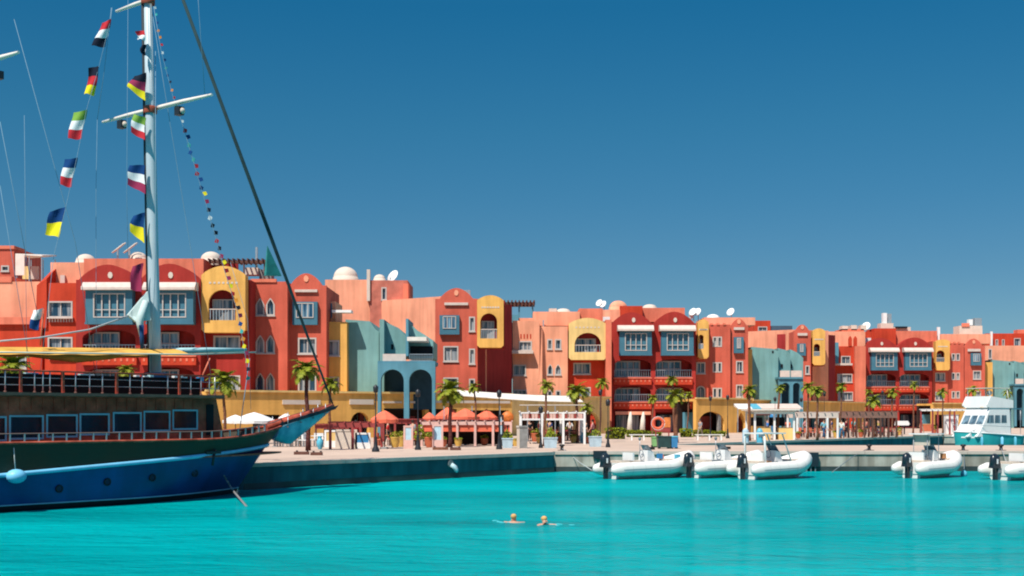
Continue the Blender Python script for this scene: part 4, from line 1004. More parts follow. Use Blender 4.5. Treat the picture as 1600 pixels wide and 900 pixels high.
for i in range(len(path)-1):
    L_seg = (path[i+1]-path[i]).length; nn_ = int(L_seg/.27)
    for k in range(nn_):
        big = .6 if i < 3 else .95
        p = path[i].lerp(path[i+1], k/nn_)-bt0
        key = rn.choice(('navy', 'white', 'black', 'teal', 'red', 'orange', 'navy') if i < 5 else tuple(pm))
        inst('pennant', pm[key], bt, p, (rn.uniform(-.3, .3), rn.uniform(-.5, .5), rn.uniform(-.6, .6)), (big,)*3)

# ================================================================ inflatable boats
tube_m = mat('off white inflatable tube', (.72, .69, .64), .45, .05, 1.5, .05, .4)
gel_m = mat('white gelcoat', (.76, .75, .72), .3, .04, 2, .03, .5)
seat_m = mat('cream seat vinyl', (.62, .52, .42), .6, .1, 2, .1)
tan_m = mat('tan cushion', (.55, .25, .10), .6, .1, 2, .1)
grey_m = mat('grey fittings', (.16, .19, .21), .5, .1, 4, .05)
eng_m = mat('black engine cowling', (.012, .020, .028), .28, .1, 3, 0, .5)
def outboard(par, x, y=0, s=1.0):
    e = MB()
    e.hexa([(x-.62*s, y-.2*s, .62*s), (x-.05*s, y-.2*s, .62*s), (x-.62*s, y+.2*s, .62*s), (x-.05*s, y+.2*s, .62*s), (x-.52*s, y-.15*s, 1.30*s), (x-.1*s, y-.15*s, 1.22*s), (x-.52*s, y+.15*s, 1.30*s), (x-.1*s, y+.15*s, 1.22*s)], eng_m)
    e.ball((x-.33*s, y, .98*s), .34*s, .24*s, .40*s, eng_m, 14, 10)
    o = e.build('outboard_motor', par)
    MB().box(x-.42*s, x-.18*s, y-.09*s, y+.09*s, -.35, .66*s, eng_m).build('motor_leg', o)
    MB().box(x-.2*s, x+.12*s, y-.16*s, y+.16*s, .38*s, .62*s, grey_m).build('motor_bracket', o)
    MB().box(x-.7*s, x-.15*s, y-.14*s, y+.14*s, -.06, -.02, eng_m).build('cavitation_plate', o)
    MB().box(x-.40*s, x-.30*s, y-.245*s, y-.215*s, .85*s, 1.1*s, white).build('cowling_badge', o)
seam_m = mat('grey seam tape', (.40, .40, .39), .6, .1, 4, 0)
def rib(label, x, y, rz, L=5.4, B=1.95, arch=False, screen=True, cush=seat_m, top=False, extra=False):
    t = thing('inflatable_boat', label, 'boat', (x, y, 0), rz, 'rigid inflatable boats moored at the quay')
    r = .32; h = .44
    def cl(s):   # side tube centreline, s 0 stern .. 1 bow
        if s < .6: return Vector((s*L*1.0, B/2-r, h+.10*s))
        q = (s-.6)/.4; return Vector((.6*L+q*.4*L*math.sin(q*PI/2)**.15*1.0, (B/2-r)*math.cos(q*PI/2)**.62 if q < 1 else 0, h+.06+.42*q**1.6))
    side = [cl(i/26) for i in range(27)]
    path = [Vector((p.x, -p.y, p.z)) for p in side] + [p for p in reversed(side[:-1])]
    path = [Vector((-.55, -(B/2-r), h-.02)), Vector((-.45, -(B/2-r), h-.01))] + path + [Vector((-.45, B/2-r, h-.01)), Vector((-.55, B/2-r, h-.02))]
    rr = [.06, .2] + [r]*(len(path)-4) + [.2, .06]
    tb = MB().tube(path, rr, tube_m, 14).build('tube', t)
    MB().tube([p+Vector((0, (-1 if p.y < 0 else 1)*r*.93 if abs(p.y) > .15 else 0, .0 if abs(p.y) > .15 else 0))+(Vector((r*.93, 0, 0)) if abs(p.y) <= .15 else Vector()) for p in path[2:-2]], .028, grey_m, 5).build('rubbing_strip', tb)
    hl = MB(); n = 14; vs = []
    for i in range(n+1):
        s = i/n; p = cl(s); k_ = -.38+(.75*max(0, s-.55)/.45)**1.5
        for (yy, zz) in ((-p.y, p.z-.05), (-p.y*.72, min(.12+.3*s, p.z-.08)-.1), (0, min(k_, p.z-.06)), (p.y*.72, min(.12+.3*s, p.z-.08)-.1), (p.y, p.z-.05)): vs.append((p.x, yy, zz))
    hl.add(vs, [(i*5+k, i*5+k+1, (i+1)*5+k+1, (i+1)*5+k) for i in range(n) for k in range(4)], gel_m)
    hl.add(vs[:5], [(0, 1, 2, 3, 4)], gel_m); hl.build('hull', t)
    MB().box(.02, L*.8, -(B/2-r)+.02, (B/2-r)-.02, .28, .34, gel_m).build('floor', t)
    MB().box(-.04, .10, -(B/2-r)-.05, (B/2-r)+.05, .2, .72, gel_m).build('transom', t)
    cx = L*.46
    MB().hexa([(cx-.35, -.42, .34), (cx+.42, -.36, .34), (cx-.35, .42, .34), (cx+.42, .36, .34), (cx-.28, -.38, 1.28), (cx+.10, -.32, 1.22), (cx-.28, .38, 1.28), (cx+.10, .32, 1.22)], gel_m).build('console', t)
    if screen:
        MB().hexa([(cx-.02, -.36, 1.22), (cx+.02, -.36, 1.22), (cx-.02, .36, 1.22), (cx+.02, .36, 1.22), (cx-.24, -.32, 1.52), (cx-.22, -.32, 1.52), (cx-.24, .32, 1.52), (cx-.22, .32, 1.52)], clear_m).build('windscreen', t)
    w_ = MB(); w_.tube([(cx-.42+.0*math.cos(a), .17*math.cos(a), 1.12+.17*math.sin(a)) for a in [k*PI/6 for k in range(13)]], .02, grey_m, 5); w_.build('steering_wheel', t)
    MB().box(cx-1.25, cx-.65, -.45, .45, .34, .82, cush).box(cx-1.28, cx-1.18, -.45, .45, .82, 1.18, gel_m).build('seat', t)
    MB().box(.2, .75, -.6, .6, .34, .72, gel_m).box(.22, .73, -.58, .58, .724, .82, seat_m).build('stern_bench', t)
    MB().prism([(L*.66, -.5), (L*.80, -.42), (L*.92, 0), (L*.80, .42), (L*.66, .5)], 'z', .345, .78, gel_m).build('bow_locker', t)
    MB().prism([(L*.67, -.47), (L*.80, -.40), (L*.90, 0), (L*.80, .40), (L*.67, .47)], 'z', .784, .86, seat_m).build('bow_cushion', t)
    if arch:
        for s_ in (-1, 1):
            MB().tube([(.55, .72*s_, .6), (.5, .70*s_, 1.9), (.62, .5*s_, 2.05)], .055, gel_m, 8).build('arch_leg', t)
            MB().tube([(2.6, .5*s_, .8), (1.9, .55*s_, 2.05)], .035, canvas_t, 6).build('arch_brace', t)
        MB().box(.4, 2.0, -.72, .72, 2.04, 2.10, gel_m).build('hard_top', t)
    if top:
        for s_ in (-1, 1):
            for u_ in (cx-.9, cx+.05): MB().tube([(u_, .42*s_, .8), (u_, .42*s_, 2.0)], .022, steel, 6).build('top_post', t)
        MB().box(cx-1.1, cx+.3, -.58, .58, 2.0, 2.05, gel_m).build('hard_top', t)
        MB().box(cx-.85, cx-.78, -.5, .5, 1.5, 1.98, seat_m).build('top_panel', t)
    for s_ in (-1, 1):
        for q_ in (.25, .5): MB().box(L*q_, L*q_+.22, s_*(B/2-r)-.03, s_*(B/2-r)+.03, h+r+.02, h+r+.05, grey_m).build('grab_handle', t)
    for k in range(3, 26, 4):          # seams round the tube
        for s_ in (-1, 1):
            p = cl(k/26); q = cl((k+.5)/26); a_ = Vector((p.x, s_*p.y, p.z)); b_ = Vector((q.x, s_*q.y, q.z))
            MB().tube([a_, a_.lerp(b_, .12)], r+.006, seam_m, 14, False).build('seam', tb)
    rp = [Vector((cl(.15+.75*k/24).x, -cl(.15+.75*k/24).y-r*.75, cl(.15+.75*k/24).z+r*.55-(.05 if k % 4 else 0))) for k in range(25)]
    MB().tube(rp, .014, grey_m, 5).build('grab_rope', t)
    cr_ = random.Random(int(x*7))
    for k in range(5):
        cx_ = cr_.uniform(.9, L*.8); cy_ = cr_.uniform(-.45, .45); m_ = cr_.choice((coral, grey_m, blue_m, tan_m, eng_m, sky_m)); zz_ = .35 if cx_ < L*.6 else .87
        MB().box(cx_-.12, cx_+.14, cy_-.1, cy_+.1, zz_, zz_+cr_.uniform(.1, .3), m_).build('loose_gear', t)
    outboard(t, -.08, 0, .86)
    if extra:
        MB().box(cx-.1, cx+.3, -.2, .1, 1.3, 1.42, hair).build('cover_bundle', t)
        MB().tube([(cx-.3, .3, 1.1), (cx-.3, .3, 1.75)], .02, steel, 5).ball((cx-.3, .3, 1.8), .08, .08, .08, grey_m).build('light_pole', t)
    return t
def atw(px, Y): return ((px-800)/F*Y, Y)
for px, Y, lab, ang, L_, B_, kw in (
        (955, 65.2, 'white inflatable boat with black outboard, leftmost of the moored boats', 30, 5.0, 2.3, dict(extra=True)),
        (1084, 66.2, 'white inflatable boat squeezed between two others, second from the left', 34, 4.6, 2.1, dict(cush=grey_m, extra=True)),
        (1168, 64.8, 'white inflatable boat with an arched hard top, third from the left', 34, 4.1, 2.4, dict(arch=True, cush=tan_m)),
        (1424, 66.0, 'white inflatable boat with a small console top below the motor yacht', 36, 3.6, 2.1, dict(top=True)),
        (1563, 64.0, 'white inflatable boat cut off by the right edge with a big black outboard', 24, 5.0, 2.4, {})):
    x, y = atw(px, Y); t = rib(lab, x, y, R(ang), L_, B_, **kw); t.scale = (1, 1, 1.12)

# ================================================================ motor yacht
yt_teal = mat('turquoise yacht hull', (.03, .36, .36), .35, .08, 1.2, .08, .4)
mir_g = clear_m
yx, yy = atw(1492, 97)
yr = R(24)          # local x runs from the bow (0) aft, y towards the camera is negative
ya_ = thing('motor_yacht', 'white flybridge motor yacht with a turquoise hull, behind the pier at the right edge', 'yacht', (yx, yy, 0), yr); ya_.scale = (.66, 1.0, .99)
def yp(x, y, z): return (x, y, z)
n = 16; vs = []
LY = 8.2
for i in range(n+1):
    s = i/n; hw = 1.55*math.sin(min(1, s/.5)*PI/2)**.8
    for (xo, yf, z) in ((.75*(1-s)**2, 0, -.5), (.45*(1-s)**2, .72, .1), (0.1*(1-s)**2, .92, .95), (-.1*(1-s)**2, 1.0, 2.05-.35*s)):
        vs.append((s*LY+xo*(1-s), -hw*yf, z))
m4 = [(i*4+k, i*4+k+1, (i+1)*4+k+1, (i+1)*4+k) for i in range(n) for k in range(3)]
q = MB().add(vs, m4, yt_teal, True).add([(v[0], -v[1], v[2]) for v in vs], m4, yt_teal, True)
q.add([vs[-4], vs[-3], vs[-2], vs[-1]]+[(v[0], -v[1], v[2]) for v in (vs[-1], vs[-2], vs[-3], vs[-4])], [tuple(range(8))], yt_teal)
q.build('hull', ya_)
gun = [Vector(vs[i*4+3]) for i in range(n+1)]
for s_ in (-1, 1): MB().tube([(p.x, p.y*-s_, p.z) for p in gun], .06, gel_m, 6).build('gunwale', ya_)
dk = [(p.x, p.y*.96) for p in gun[1:]]+[(p.x, -p.y*.96) for p in reversed(gun[1:])]
MB().prism(dk, 'z', 1.55, 1.66, gel_m).build('deck', ya_)
prof = [(1.5, 1.66), (2.3, 2.35), (3.5, 3.85), (6.4, 3.85), (6.6, 1.66)]
MB().prism(prof, 'y', -1.25, 1.25, gel_m).build('superstructure', ya_)
MB().prism([(.7, 1.66), (1.55, 2.2), (2.4, 2.42), (2.4, 1.66)], 'y', -.85, .85, gel_m).build('fore_cabin', ya_)
fly = MB().prism([(3.3, 3.86), (2.9, 4.05), (3.5, 4.75), (6.9, 4.45), (6.9, 3.86)], 'y', -1.3, -1.2, gel_m).prism([(3.3, 3.86), (2.9, 4.05), (3.5, 4.75), (6.9, 4.45), (6.9, 3.86)], 'y', 1.2, 1.3, gel_m)
fly.hexa([(3.3, -1.2, 3.86), (3.38, -1.2, 3.86), (3.3, 1.2, 3.86), (3.38, 1.2, 3.86), (3.5, -1.2, 4.75), (3.58, -1.2, 4.75), (3.5, 1.2, 4.75), (3.58, 1.2, 4.75)], gel_m).box(3.3, 6.9, -1.2, 1.2, 3.86, 3.92, gel_m)
fly.build('flybridge', ya_)
for i in range(3):        # windscreen panes on the raked front
    y0 = -1.12+i*.76; d_ = lambda z: 2.3+(z-2.35)*(1.2/1.5)
    MB().hexa([(d_(2.62)-.05, y0, 2.62), (d_(2.62)+.02, y0, 2.62), (d_(2.62)-.05, y0+.68, 2.62), (d_(2.62)+.02, y0+.68, 2.62), (d_(3.28)-.05, y0+.05, 3.28), (d_(3.28)+.02, y0+.05, 3.28), (d_(3.28)-.05, y0+.63, 3.28), (d_(3.28)+.02, y0+.63, 3.28)], clear_m).build('windscreen', ya_)
for x0, x1 in ((3.15, 4.0), (4.15, 5.0), (5.15, 5.95)):
    for s_ in (-1, 1): MB().prism([(x0+(0 if x0 > 3.2 else -.2), 2.72), (x1, 2.72), (x1-.05, 3.3), (x0+.05, 3.3)], 'y', 1.23*s_, 1.27*s_, clear_m).build('side_window', ya_)
for s_ in (-1, 1):
    MB().tube([(6.4, 1.15*s_, 4.4), (6.2, 1.1*s_, 5.35)], .05, gel_m, 6).build('roof_post', ya_); MB().tube([(3.6, 1.15*s_, 4.7), (3.5, 1.1*s_, 5.35)], .03, gel_m, 6).build('roof_post', ya_)
    MB().tube([(1.0, .95*s_, 2.0), (1.0, .95*s_, 2.55), (2.6, 1.45*s_, 2.5), (6.4, 1.5*s_, 2.4)], .02, steel, 5).build('side_rail', ya_)
MB().box(3.3, 6.5, -1.2, 1.2, 5.35, 5.40, mat('cream bimini', (.66, .58, .48), .8)).build('bimini', ya_)
MB().ball((5.2, 0, 5.02), .26, .26, .2, white).build('radar_dome', ya_); MB().box(5.15, 5.25, -.05, .05, 4.4, 4.9, gel_m).build('radar_post', ya_)
MB().box(6.62, 6.7, -1.2, 1.2, 1.7, 3.8, glass_b).build('cabin_door', ya_)
MB().box(6.7, 8.1, -1.35, 1.35, 3.75, 3.83, bay_blue).build('aft_awning', ya_)
for s_ in (-1, 1): MB().tube([(8.0, 1.3*s_, 1.7), (8.0, 1.3*s_, 3.75)], .03, steel, 6).build('aft_post', ya_)
for x_, c_ in ((2.1, sky_m), (4.6, rub_m), (6.6, sky_m)):
    hw = 1.55*math.sin(min(1, x_/LY/.5)*PI/2)**.8
    MB().tube([(x_, -hw-.14, .75), (x_, -hw-.14, .85), (x_, -hw-.14, 1.55), (x_, -hw-.14, 1.65)], [.04, .13, .13, .04], c_, 10).build('fender', ya_)
MB().lathe([(.35, 0), (.35, .1), (0, .12)], seat_m, (3.6, -.5, 3.86), 12).build('hatch', ya_)

# ================================================================ palms
def frond_mesh(seed, Lf=1.0, dry=False):
    rn = random.Random(seed); mb = MB(); m = frond_d if dry else frond_m
    def sp(t): return Vector((Lf*(t-.12*t*t), 0, Lf*(.38*t-.75*t*t)))
    pts = [sp(i/8) for i in range(9)]
    mb.tube(pts, [.03*(1-i/9)*1.0+.005 for i in range(9)], m, 4, caps=False)
    nl = 22
    for i in range(nl):
        t = .14+.84*i/(nl-1); p = sp(t); ln_ = Lf*.36*math.sin(PI*(t*.8+.14))**.8*rn.uniform(.8, 1.15); d = (sp(min(1, t+.05))-sp(t-.05)).normalized()
        for s_ in (-1, 1):
            dr = (Vector((0, s_, 0))*.85+d*.62+Vector((0, 0, rn.uniform(-.22, .28)))).normalized()
            wv = d*(.040*Lf+.010); e_ = p+dr*ln_+Vector((0, 0, -.14*ln_)); mid = p+dr*ln_*.5+Vector((0, 0, .03*ln_))
            k = len(mb.v); mb.add([p-wv*.5, p+wv*.5, mid+wv*.7, mid-wv*.7, e_], [(0, 1, 2, 3), (3, 2, 4)], m)
    me = bpy.data.meshes.new('frond'); me.from_pydata(mb.v, [], mb.f); me.materials.append(m); me.update(); return me
FR = [frond_mesh(i) for i in range(4)]; FD = frond_mesh(9, .8, True)
PALMN = [0]
def palm(label, px, ybase, ycrown, wpx, Y=None, nf=15, lean=0, thick=.11, trunk=trunk_m, hang=3, world=None):
    if Y is None: Y = (EYE-QZ)*F/(ybase-HZ)
    bx_ = (px-800)/F*Y; zc = EYE+(HZ-ycrown)/F*Y-QZ; PALMN[0] += 1; rn = random.Random(PALMN[0]*7); lean = lean or rn.uniform(-.22, .22); nf += 5
    t = thing('palm_tree', label, 'palm tree', (bx_, Y, QZ), 0, 'young palms along the promenade')
    sc_ = wpx/F*Y/2*1.12
    pts = [Vector((lean*(i/8)**1.5+.03*math.sin(i*1.3+PALMN[0]), .02*math.sin(i), zc*i/8)) for i in range(9)]
    rr = [thick*(1.35 if i == 0 else 1.05-.28*i/8) for i in range(9)]; rr[-1] = thick*.95
    tm = MB().tube(pts, rr, trunk, 9)
    for i in range(int(zc/.28)):
        q_ = (i+.5)*.28/zc; k = min(7, int(q_*8)); p = pts[k].lerp(pts[k+1], q_*8-k); r_ = thick*(1.12-.28*q_)
        tm.lathe([(r_*.9, -.05), (r_*1.1, .03), (r_*.85, .06)], trunk, p, 7, False)
    tm.build('trunk', t)
    c_ = pts[-1]
    MB().lathe([(thick*.8, -.35*sc_), (thick*1.5, -.1*sc_), (thick*1.1, .1*sc_), (0, .22*sc_)], frond_d, c_, 9).build('crown_base', t)
    for i in range(nf):
        f = i/nf; az = i*2.39996+rn.uniform(-.2, .2); el = -1.15+1.75*f+rn.uniform(-.2, .2)   # inner fronds upright
        s = sc_*rn.uniform(.85, 1.12)*(1-.12*(1-f))
        inst('frond', FR[rn.randrange(4)], t, c_+Vector((0, 0, .02)), (0, el, az), (s, s, s))
    for i in range(hang):
        inst('dry_frond', FD, t, c_-Vector((0, 0, .05)), (0, .75+rn.random()*.4, rn.random()*6.3), (sc_*.7,)*3)
    return t
dark_trunk = mat('dark palm bark', (.10, .035, .03), .95, .3, 6, .8, .1, bscale=20)
palm('bushy palm crown above the ship deck at the far left', 22, 0, 575, 66, 86, 22)
palm('small palm crown just left of the ship mast', 201, 0, 580, 34, 92, 14)
palm('bushy palm standing off the ship bow cabin', 352, 0, 596, 56, 88, 20)
palm('dark trunked palm standing behind the ship bowsprit', 482, 704, 578, 54, None, 18, 0, .13, dark_trunk)
palm('small palm between the bowsprit and the ochre arch', 515, 692, 601, 38, None, 14)
palm('thick trunked wide palm in front of the coral parasols', 703, 699, 612, 52, None, 20, .06, .13, dark_trunk)
palm('slim palm standing among the coral parasols', 745, 693, 606, 26, None, 13, .0, .08, trunk_m)
palm('slim palm left of the pale yellow oriel', 850, 697, 603, 30, None, 13, .0, .09)
palm('leafy palm under the pale yellow oriel', 902, 692, 612, 42, None, 17, -.05, .12)
palm('slim palm beside the coral pilaster', 937, 690, 599, 26, None, 12, 0, .08)
palm('short palm under the leafy one by the blue vase', 914, 690, 637, 26, None, 12, 0, .07)
palm('small palm before the left balconies of the centre building', 1019, 684, 623, 20, None, 11, 0, .08)
palm('tall palm of the close pair before the centre building', 1054, 688, 594, 24, None, 13, 0, .10)
palm('leafy lower palm of the close pair before the centre building', 1057, 692, 619, 38, None, 16, 0, .12)
palm('small palm right of the close pair', 1074, 682, 617, 18, None, 10, 0, .07)
palm('round headed palm left of the second teal house', 1171, 689, 611, 30, None, 15, 0, .13)
palm('small palm before the second teal house', 1215, 686, 607, 20, None, 11, 0, .11)
palm('palm left of a pair under the second maroon wall', 1262, 686, 606, 28, None, 14, 0, .10)
palm('palm right of a pair under the second maroon wall', 1277, 688, 611, 28, None, 13, 0, .10)
palm('slim palm before the far red flats', 1313, 685, 605, 22, None, 11, 0, .08)
palm('slim high palm left of the farthest blue bays', 1357, 681, 613, 16, None, 10, 0, .08)
palm('leafy palm before the farthest blue bays', 1366, 683, 627, 30, None, 15, 0, .11)
palm('palm under the left farthest blue bay', 1394, 680, 614, 24, None, 12, 0, .09)
palm('small palm under the right farthest blue bay', 1427, 679, 601, 18, None, 11, 0, .09)
palm('slim palm left of the motor yacht', 1473, 680, 613, 20, None, 11, 0, .08)
palm('palm crown directly above the yacht bow', 1521, 678, 610, 24, None, 13, 0, .1)
palm('palm crown behind the yacht radar dome', 1574, 678, 614, 18, None, 12, 0, .1)

# ================================================================ lamp posts
def lamp(label, px, yb, yt, s=1, double=False):
    g = G(px, yb); H = EYE+(HZ-yt)/F*g.y-QZ
    t = thing('street_lamp', label, 'street lamp', g, 0, 'dark iron lamp posts on the promenade')
    MB().lathe([(.26*s, 0), (.26*s, .12), (.15*s, .3), (.10*s, .7), (.12*s, .75), (.06*s, .95)], black_metal, n=12).build('base', t)
    MB().lathe([(.055*s, .9), (.05*s, H*.5), (.07*s, H*.5+.05), (.04*s, H*.5+.1), (.035*s, H-.1)], black_metal, n=10).build('pole', t)
    MB().lathe([(.05, H-.4), (.13, H-.36), (.16, H-.05), (.02, H+.08)], black_metal, n=8).build('lantern', t)
    return t
for a_ in (('nearest lamp post, right in front of the ochre round arch', 587, 706, 603, 1.25), ('lamp post between the two menu boards', 653, 703, 610, 1.1), ('lamp post left of the stone pillar', 780, 702, 611, 1.1),
           ('thin lamp post in front of the white frieze pergola', 845, 700, 636, .8), ('lamp post before the coral pilaster', 950, 699, 625, .9), ('lamp post before the double arch', 1110, 684, 620, .9), ('lamp post with dark plinth right of the double arch', 1137, 685, 618, 1.0),
           ('lamp post beside the palm before the second teal house', 1211, 682, 621, .8), ('lamp post right of the palm pair under the maroon wall', 1288, 683, 613, .8), ('lamp post left of the far red flats', 1252, 681, 622, .8), ('lamp post before the farthest blue bays', 1379, 680, 611, .8), ('thin lamp post by the cafe left of the centre building', 938, 692, 610, .7)):
    lamp(*a_[:4], a_[4]*.68)

# ================================================================ parasols
def parasol(label, px, yb, yt, ybr, wpx, m, cat='parasol', group=None, flat=1.0, pole=brown_wood):
    g = G(px, yb); H = EYE+(HZ-yt)/F*g.y-QZ; He = EYE+(HZ-ybr)/F*g.y-QZ; r = wpx/F*g.y/2
    t = thing('parasol', label, cat, g, 0, group)
    MB().lathe([(.28, 0), (.28, .08), (.05, .12)], grey_stone, n=12).build('base', t); MB().tube([(0, 0, .1), (0, 0, H)], .035, pole, 6).build('pole', t)
    n = 8; mb = MB(); vs = [(0, 0, H)]
    rings = (.33, .66, 1.0)
    for q_ in rings:
        for k in range(n*2):
            a = PI*k/n+.2; rr_ = r*q_*(1 if k % 2 == 0 else .955); zz = H+(He-H)*(q_**1.25)+(0 if k % 2 == 0 else -.03)
            vs.append((rr_*math.cos(a), rr_*math.sin(a), zz))
    N2 = n*2
    fs = [(0, 1+k, 1+(k+1) % N2) for k in range(N2)]
    for j in range(2): fs += [(1+j*N2+k, 1+(j+1)*N2+k, 1+(j+1)*N2+(k+1) % N2, 1+j*N2+(k+1) % N2) for k in range(N2)]
    mb.add(vs, fs, m)
    lo = vs[1+2*N2:]
    mb.add(lo+[(v[0]*.99, v[1]*.99, v[2]-.22) for v in lo], [(k, (k+1) % N2, (k+1) % N2+N2, k+N2) for k in range(N2)], m)
    mb.build('canopy', t)
    return t
gp = 'coral cafe parasols'
parasol('single coral parasol right of the nearest lamp post', 601, 701, 641, 655, 44, coral_cloth, group=gp)
parasol('coral parasol left behind the thick trunked palm', 700, 690, 636, 650, 40, coral_cloth, group=gp)
parasol('widest coral parasol right of the thick trunked palm', 727, 692, 638, 651, 46, coral_cloth, group=gp)
parasol('coral parasol right of the slim palm', 760, 690, 639, 652, 36, coral_cloth, group=gp)
parasol('small coral parasol in the shade of the teal arcade', 671, 688, 644, 653, 22, coral_cloth, group=gp)
gw = 'white parasols by the ship bow'
parasol('large white parasol seen over the ship bow', 397, 693, 644, 657, 68, white, group=gw)
parasol('smaller white parasol partly behind the large one', 368, 690, 648, 657, 40, white, group=gw)
parasol('small white parasol right of the large one', 447, 690, 646, 653, 24, white, group=gw)
for px, lb in ((983, 'left one of two closed white parasols'), (1003, 'right one of two closed white parasols')):
    g = G(px, 678); t = thing('closed_parasol', lb+' before the shop windows', 'closed parasol', g, R(0), 'closed white parasols')
    H = EYE+(HZ-643)/F*g.y-QZ
    o = MB().lathe([(.10, .35), (.30, .5), (.26, 1.6), (.12, H-.1), (0, H)], mat('cream furled cloth', (.72, .65, .55), .9, .1, 4, .2), n=10).build('canopy', t); MB().tube([(0, 0, 0), (0, 0, H)], .03, steel, 6).build('pole', t)
    t.rotation_euler = (0, .07, 0)

# ================================================================ cafe structures
def pergola(label, pxa, pxb, yb, yt, m, beam_m, nposts, dep=3, thick_px=7, name='cafe_pergola', slots=False):
    Yc = (EYE-QZ)*F/(yb-HZ); h = House(name, label, pxa, Yc, 0, 'pergola')
    L = h.u(pxb); z1 = h.z(yt, pxa); z0 = h.z(yt+thick_px, pxa)
    MB().box(0, L, -.05, .05, z0, z1, beam_m).build('front_beam', h.e)
    MB().box(0, L, dep-.05, dep+.05, z0, z1, beam_m).build('back_beam', h.e)
    for i in range(nposts):
        x = .08+(L-.16)*i/(nposts-1)
        for y in (.0, dep): MB().box(x-.08, x+.08, y-.08, y+.08, 0, z0-.002, m).build('post', h.e)
    n = max(6, int(L/.6)); sm = MB().box(-.04, .04, -.25, dep+.25, 0, .09, beam_m).mesh('rafter')
    for i in range(n+1): inst('rafter', sm, h.e, (L*i/n, 0, z1+.004))
    h.L = L; h.z0 = z0; return h
pink_m = mat('pale pink paint', (.68, .42, .36), .7, .1, 2, .1)
pergola('maroon timber pergola left of the nearest lamp post', 514, 588, 702, 661, maroon_wood, maroon_wood, 3, 4, 7)
h = pergola('pale pink pergola over the parasol terrace', 657, 800, 697, 659, pink_m, pink_m, 6, 5, 5)
MB().box(.1, h.L-.1, .06, .12, h.z0-.45, h.z0-.002, coral_cloth).build('valance', h.e)
MB().box(-.1, h.L+.1, .3, 3.2, h.z0+.33, h.z0+.37, maroon_wood).build('added_shade_roof', h.e)  # solid roof added to darken the terrace beneath
MB().box(.1, h.L-.1, 2.9, 2.95, .05, h.z0-.3, mat('shadowy interior', (.035, .018, .015), .9, .3, 1)).build('shade_sheet', h.e)  # dark sheet painted in for the shade behind the parasols
h = pergola('white pergola with a red pierced frieze right of the stone pillar', 812, 915, 694, 644, white, white, 4, 5, 2)
fz = h.z(654, 812); MB().box(0, h.L, .2, 4.1, h.z0+.6, h.z0+.64, awning_w).build('roof', h.e); MB().box(0, h.L, -.04, .04, fz-.12, fz, white).build('lower_beam', h.e)  # roof slab added to shade the pergola yard
for i in range(22):
    x = h.L*(i+.5)/22; MB().box(x-.09, x+.09, -.03, .03, fz+.002, h.z0-.002, (maroon_wood, pink_m, pink_m)[i % 3]).build('frieze_panel', h.e)
h = pergola('dark roofed bar terrace behind the single coral parasol', 598, 654, 690, 656, maroon_wood, maroon_wood, 4, 5, 6)
MB().box(-.1, h.L+.1, -.2, 5.2, h.z0+.33, h.z0+.38, maroon_wood).build('roof', h.e)
MB().box(.05, h.L-.05, 4.7, 4.8, .02, h.z0, MATS['shadowy interior']).build('shade_sheet', h.e)  # near black sheet stands in for shade at the back of the bar
h = pergola('dark roofed terrace left of the nearest lamp post', 492, 545, 689, 664, brown_wood, maroon_wood, 4, 5, 6)
MB().box(-.1, h.L+.1, -.2, 5.2, h.z0+.33, h.z0+.38, maroon_wood).build('roof', h.e)
MB().box(.05, h.L-.05, 4.7, 4.8, .02, h.z0, MATS['shadowy interior']).build('shade_sheet', h.e)  # near black sheet stands in for shade at the rear of this terrace
rr_ = random.Random(11)
for q_, (px, yb, ht, m_, pl_) in enumerate(((526, 698, 18, pot_r, 'beside the yellow board'), (553, 697, 14, pot_y, 'between the cream and the blue picture boards'), (592, 696, 13, pot_r, 'right of the nearest lamp post'), (634, 697, 12, pot_y, 'left of the second lamp post'), (692, 698, 14, pot_r, 'left of the thick palm trunk'),
        (716, 697, 12, pot_y, 'right of the thick palm trunk'), (757, 696, 15, pot_r, 'right of the slim palm in the parasols'), (806, 697, 10, pot_y, 'at the pale stone pillar'), (843, 693, 15, pot_y, 'at the slim palm foot'), (876, 692, 13, pot_r, 'in the middle of the white pergola'), (896, 692, 12, pot_y, 'left of the leafy palm trunk'), (919, 693, 16, pot_r, 'left of the flowering planter'),
        (1247, 685, 10, pot_r, 'left of the pale framed terrace'), (1306, 684, 10, pot_y, 'right of the pale framed terrace'), (1345, 683, 11, pot_r, 'before the brown terrace posts'), (1405, 680, 12, pot_y, 'left of the white box sign'), (1460, 678, 14, pot_r, 'left of the flat white canopy'))):
    g = G(px, yb); H = ht*g.y/F; t = thing('potted_shrub', 'potted green shrub '+pl_, 'plant', g)
    MB().lathe([(.17, 0), (.26, .28), (.25, .45), (.28, .5), (.22, .5), (0, .44)], m_, n=10).build('pot', t)
    mb = MB()
    for k in range(130):
        a = rr_.random()*6.28; q = rr_.random(); z = .45+q*(H-.4); rad_ = .30*math.sin(PI*(q*.8+.15))*rr_.uniform(.5, 1.1)
        p = Vector((rad_*math.cos(a), rad_*math.sin(a), z)); d1 = Vector((rr_.uniform(-1, 1), rr_.uniform(-1, 1), rr_.uniform(-.3, 1))).normalized()*.09; d2 = d1.cross(Vector((rr_.uniform(-1, 1), rr_.uniform(-1, 1), .3))).normalized()*.04
        n_ = len(mb.v); mb.v += [tuple(p-d1), tuple(p+d2), tuple(p+d1), tuple(p-d2)]; mb.f.append((n_, n_+1, n_+2, n_+3))
    me = bpy.data.meshes.new('foliage'); me.from_pydata(mb.v, [], mb.f); me.materials.append(hedge_m); me.update()
    o = bpy.data.objects.new('foliage', me); C.objects.link(o); o.parent = t
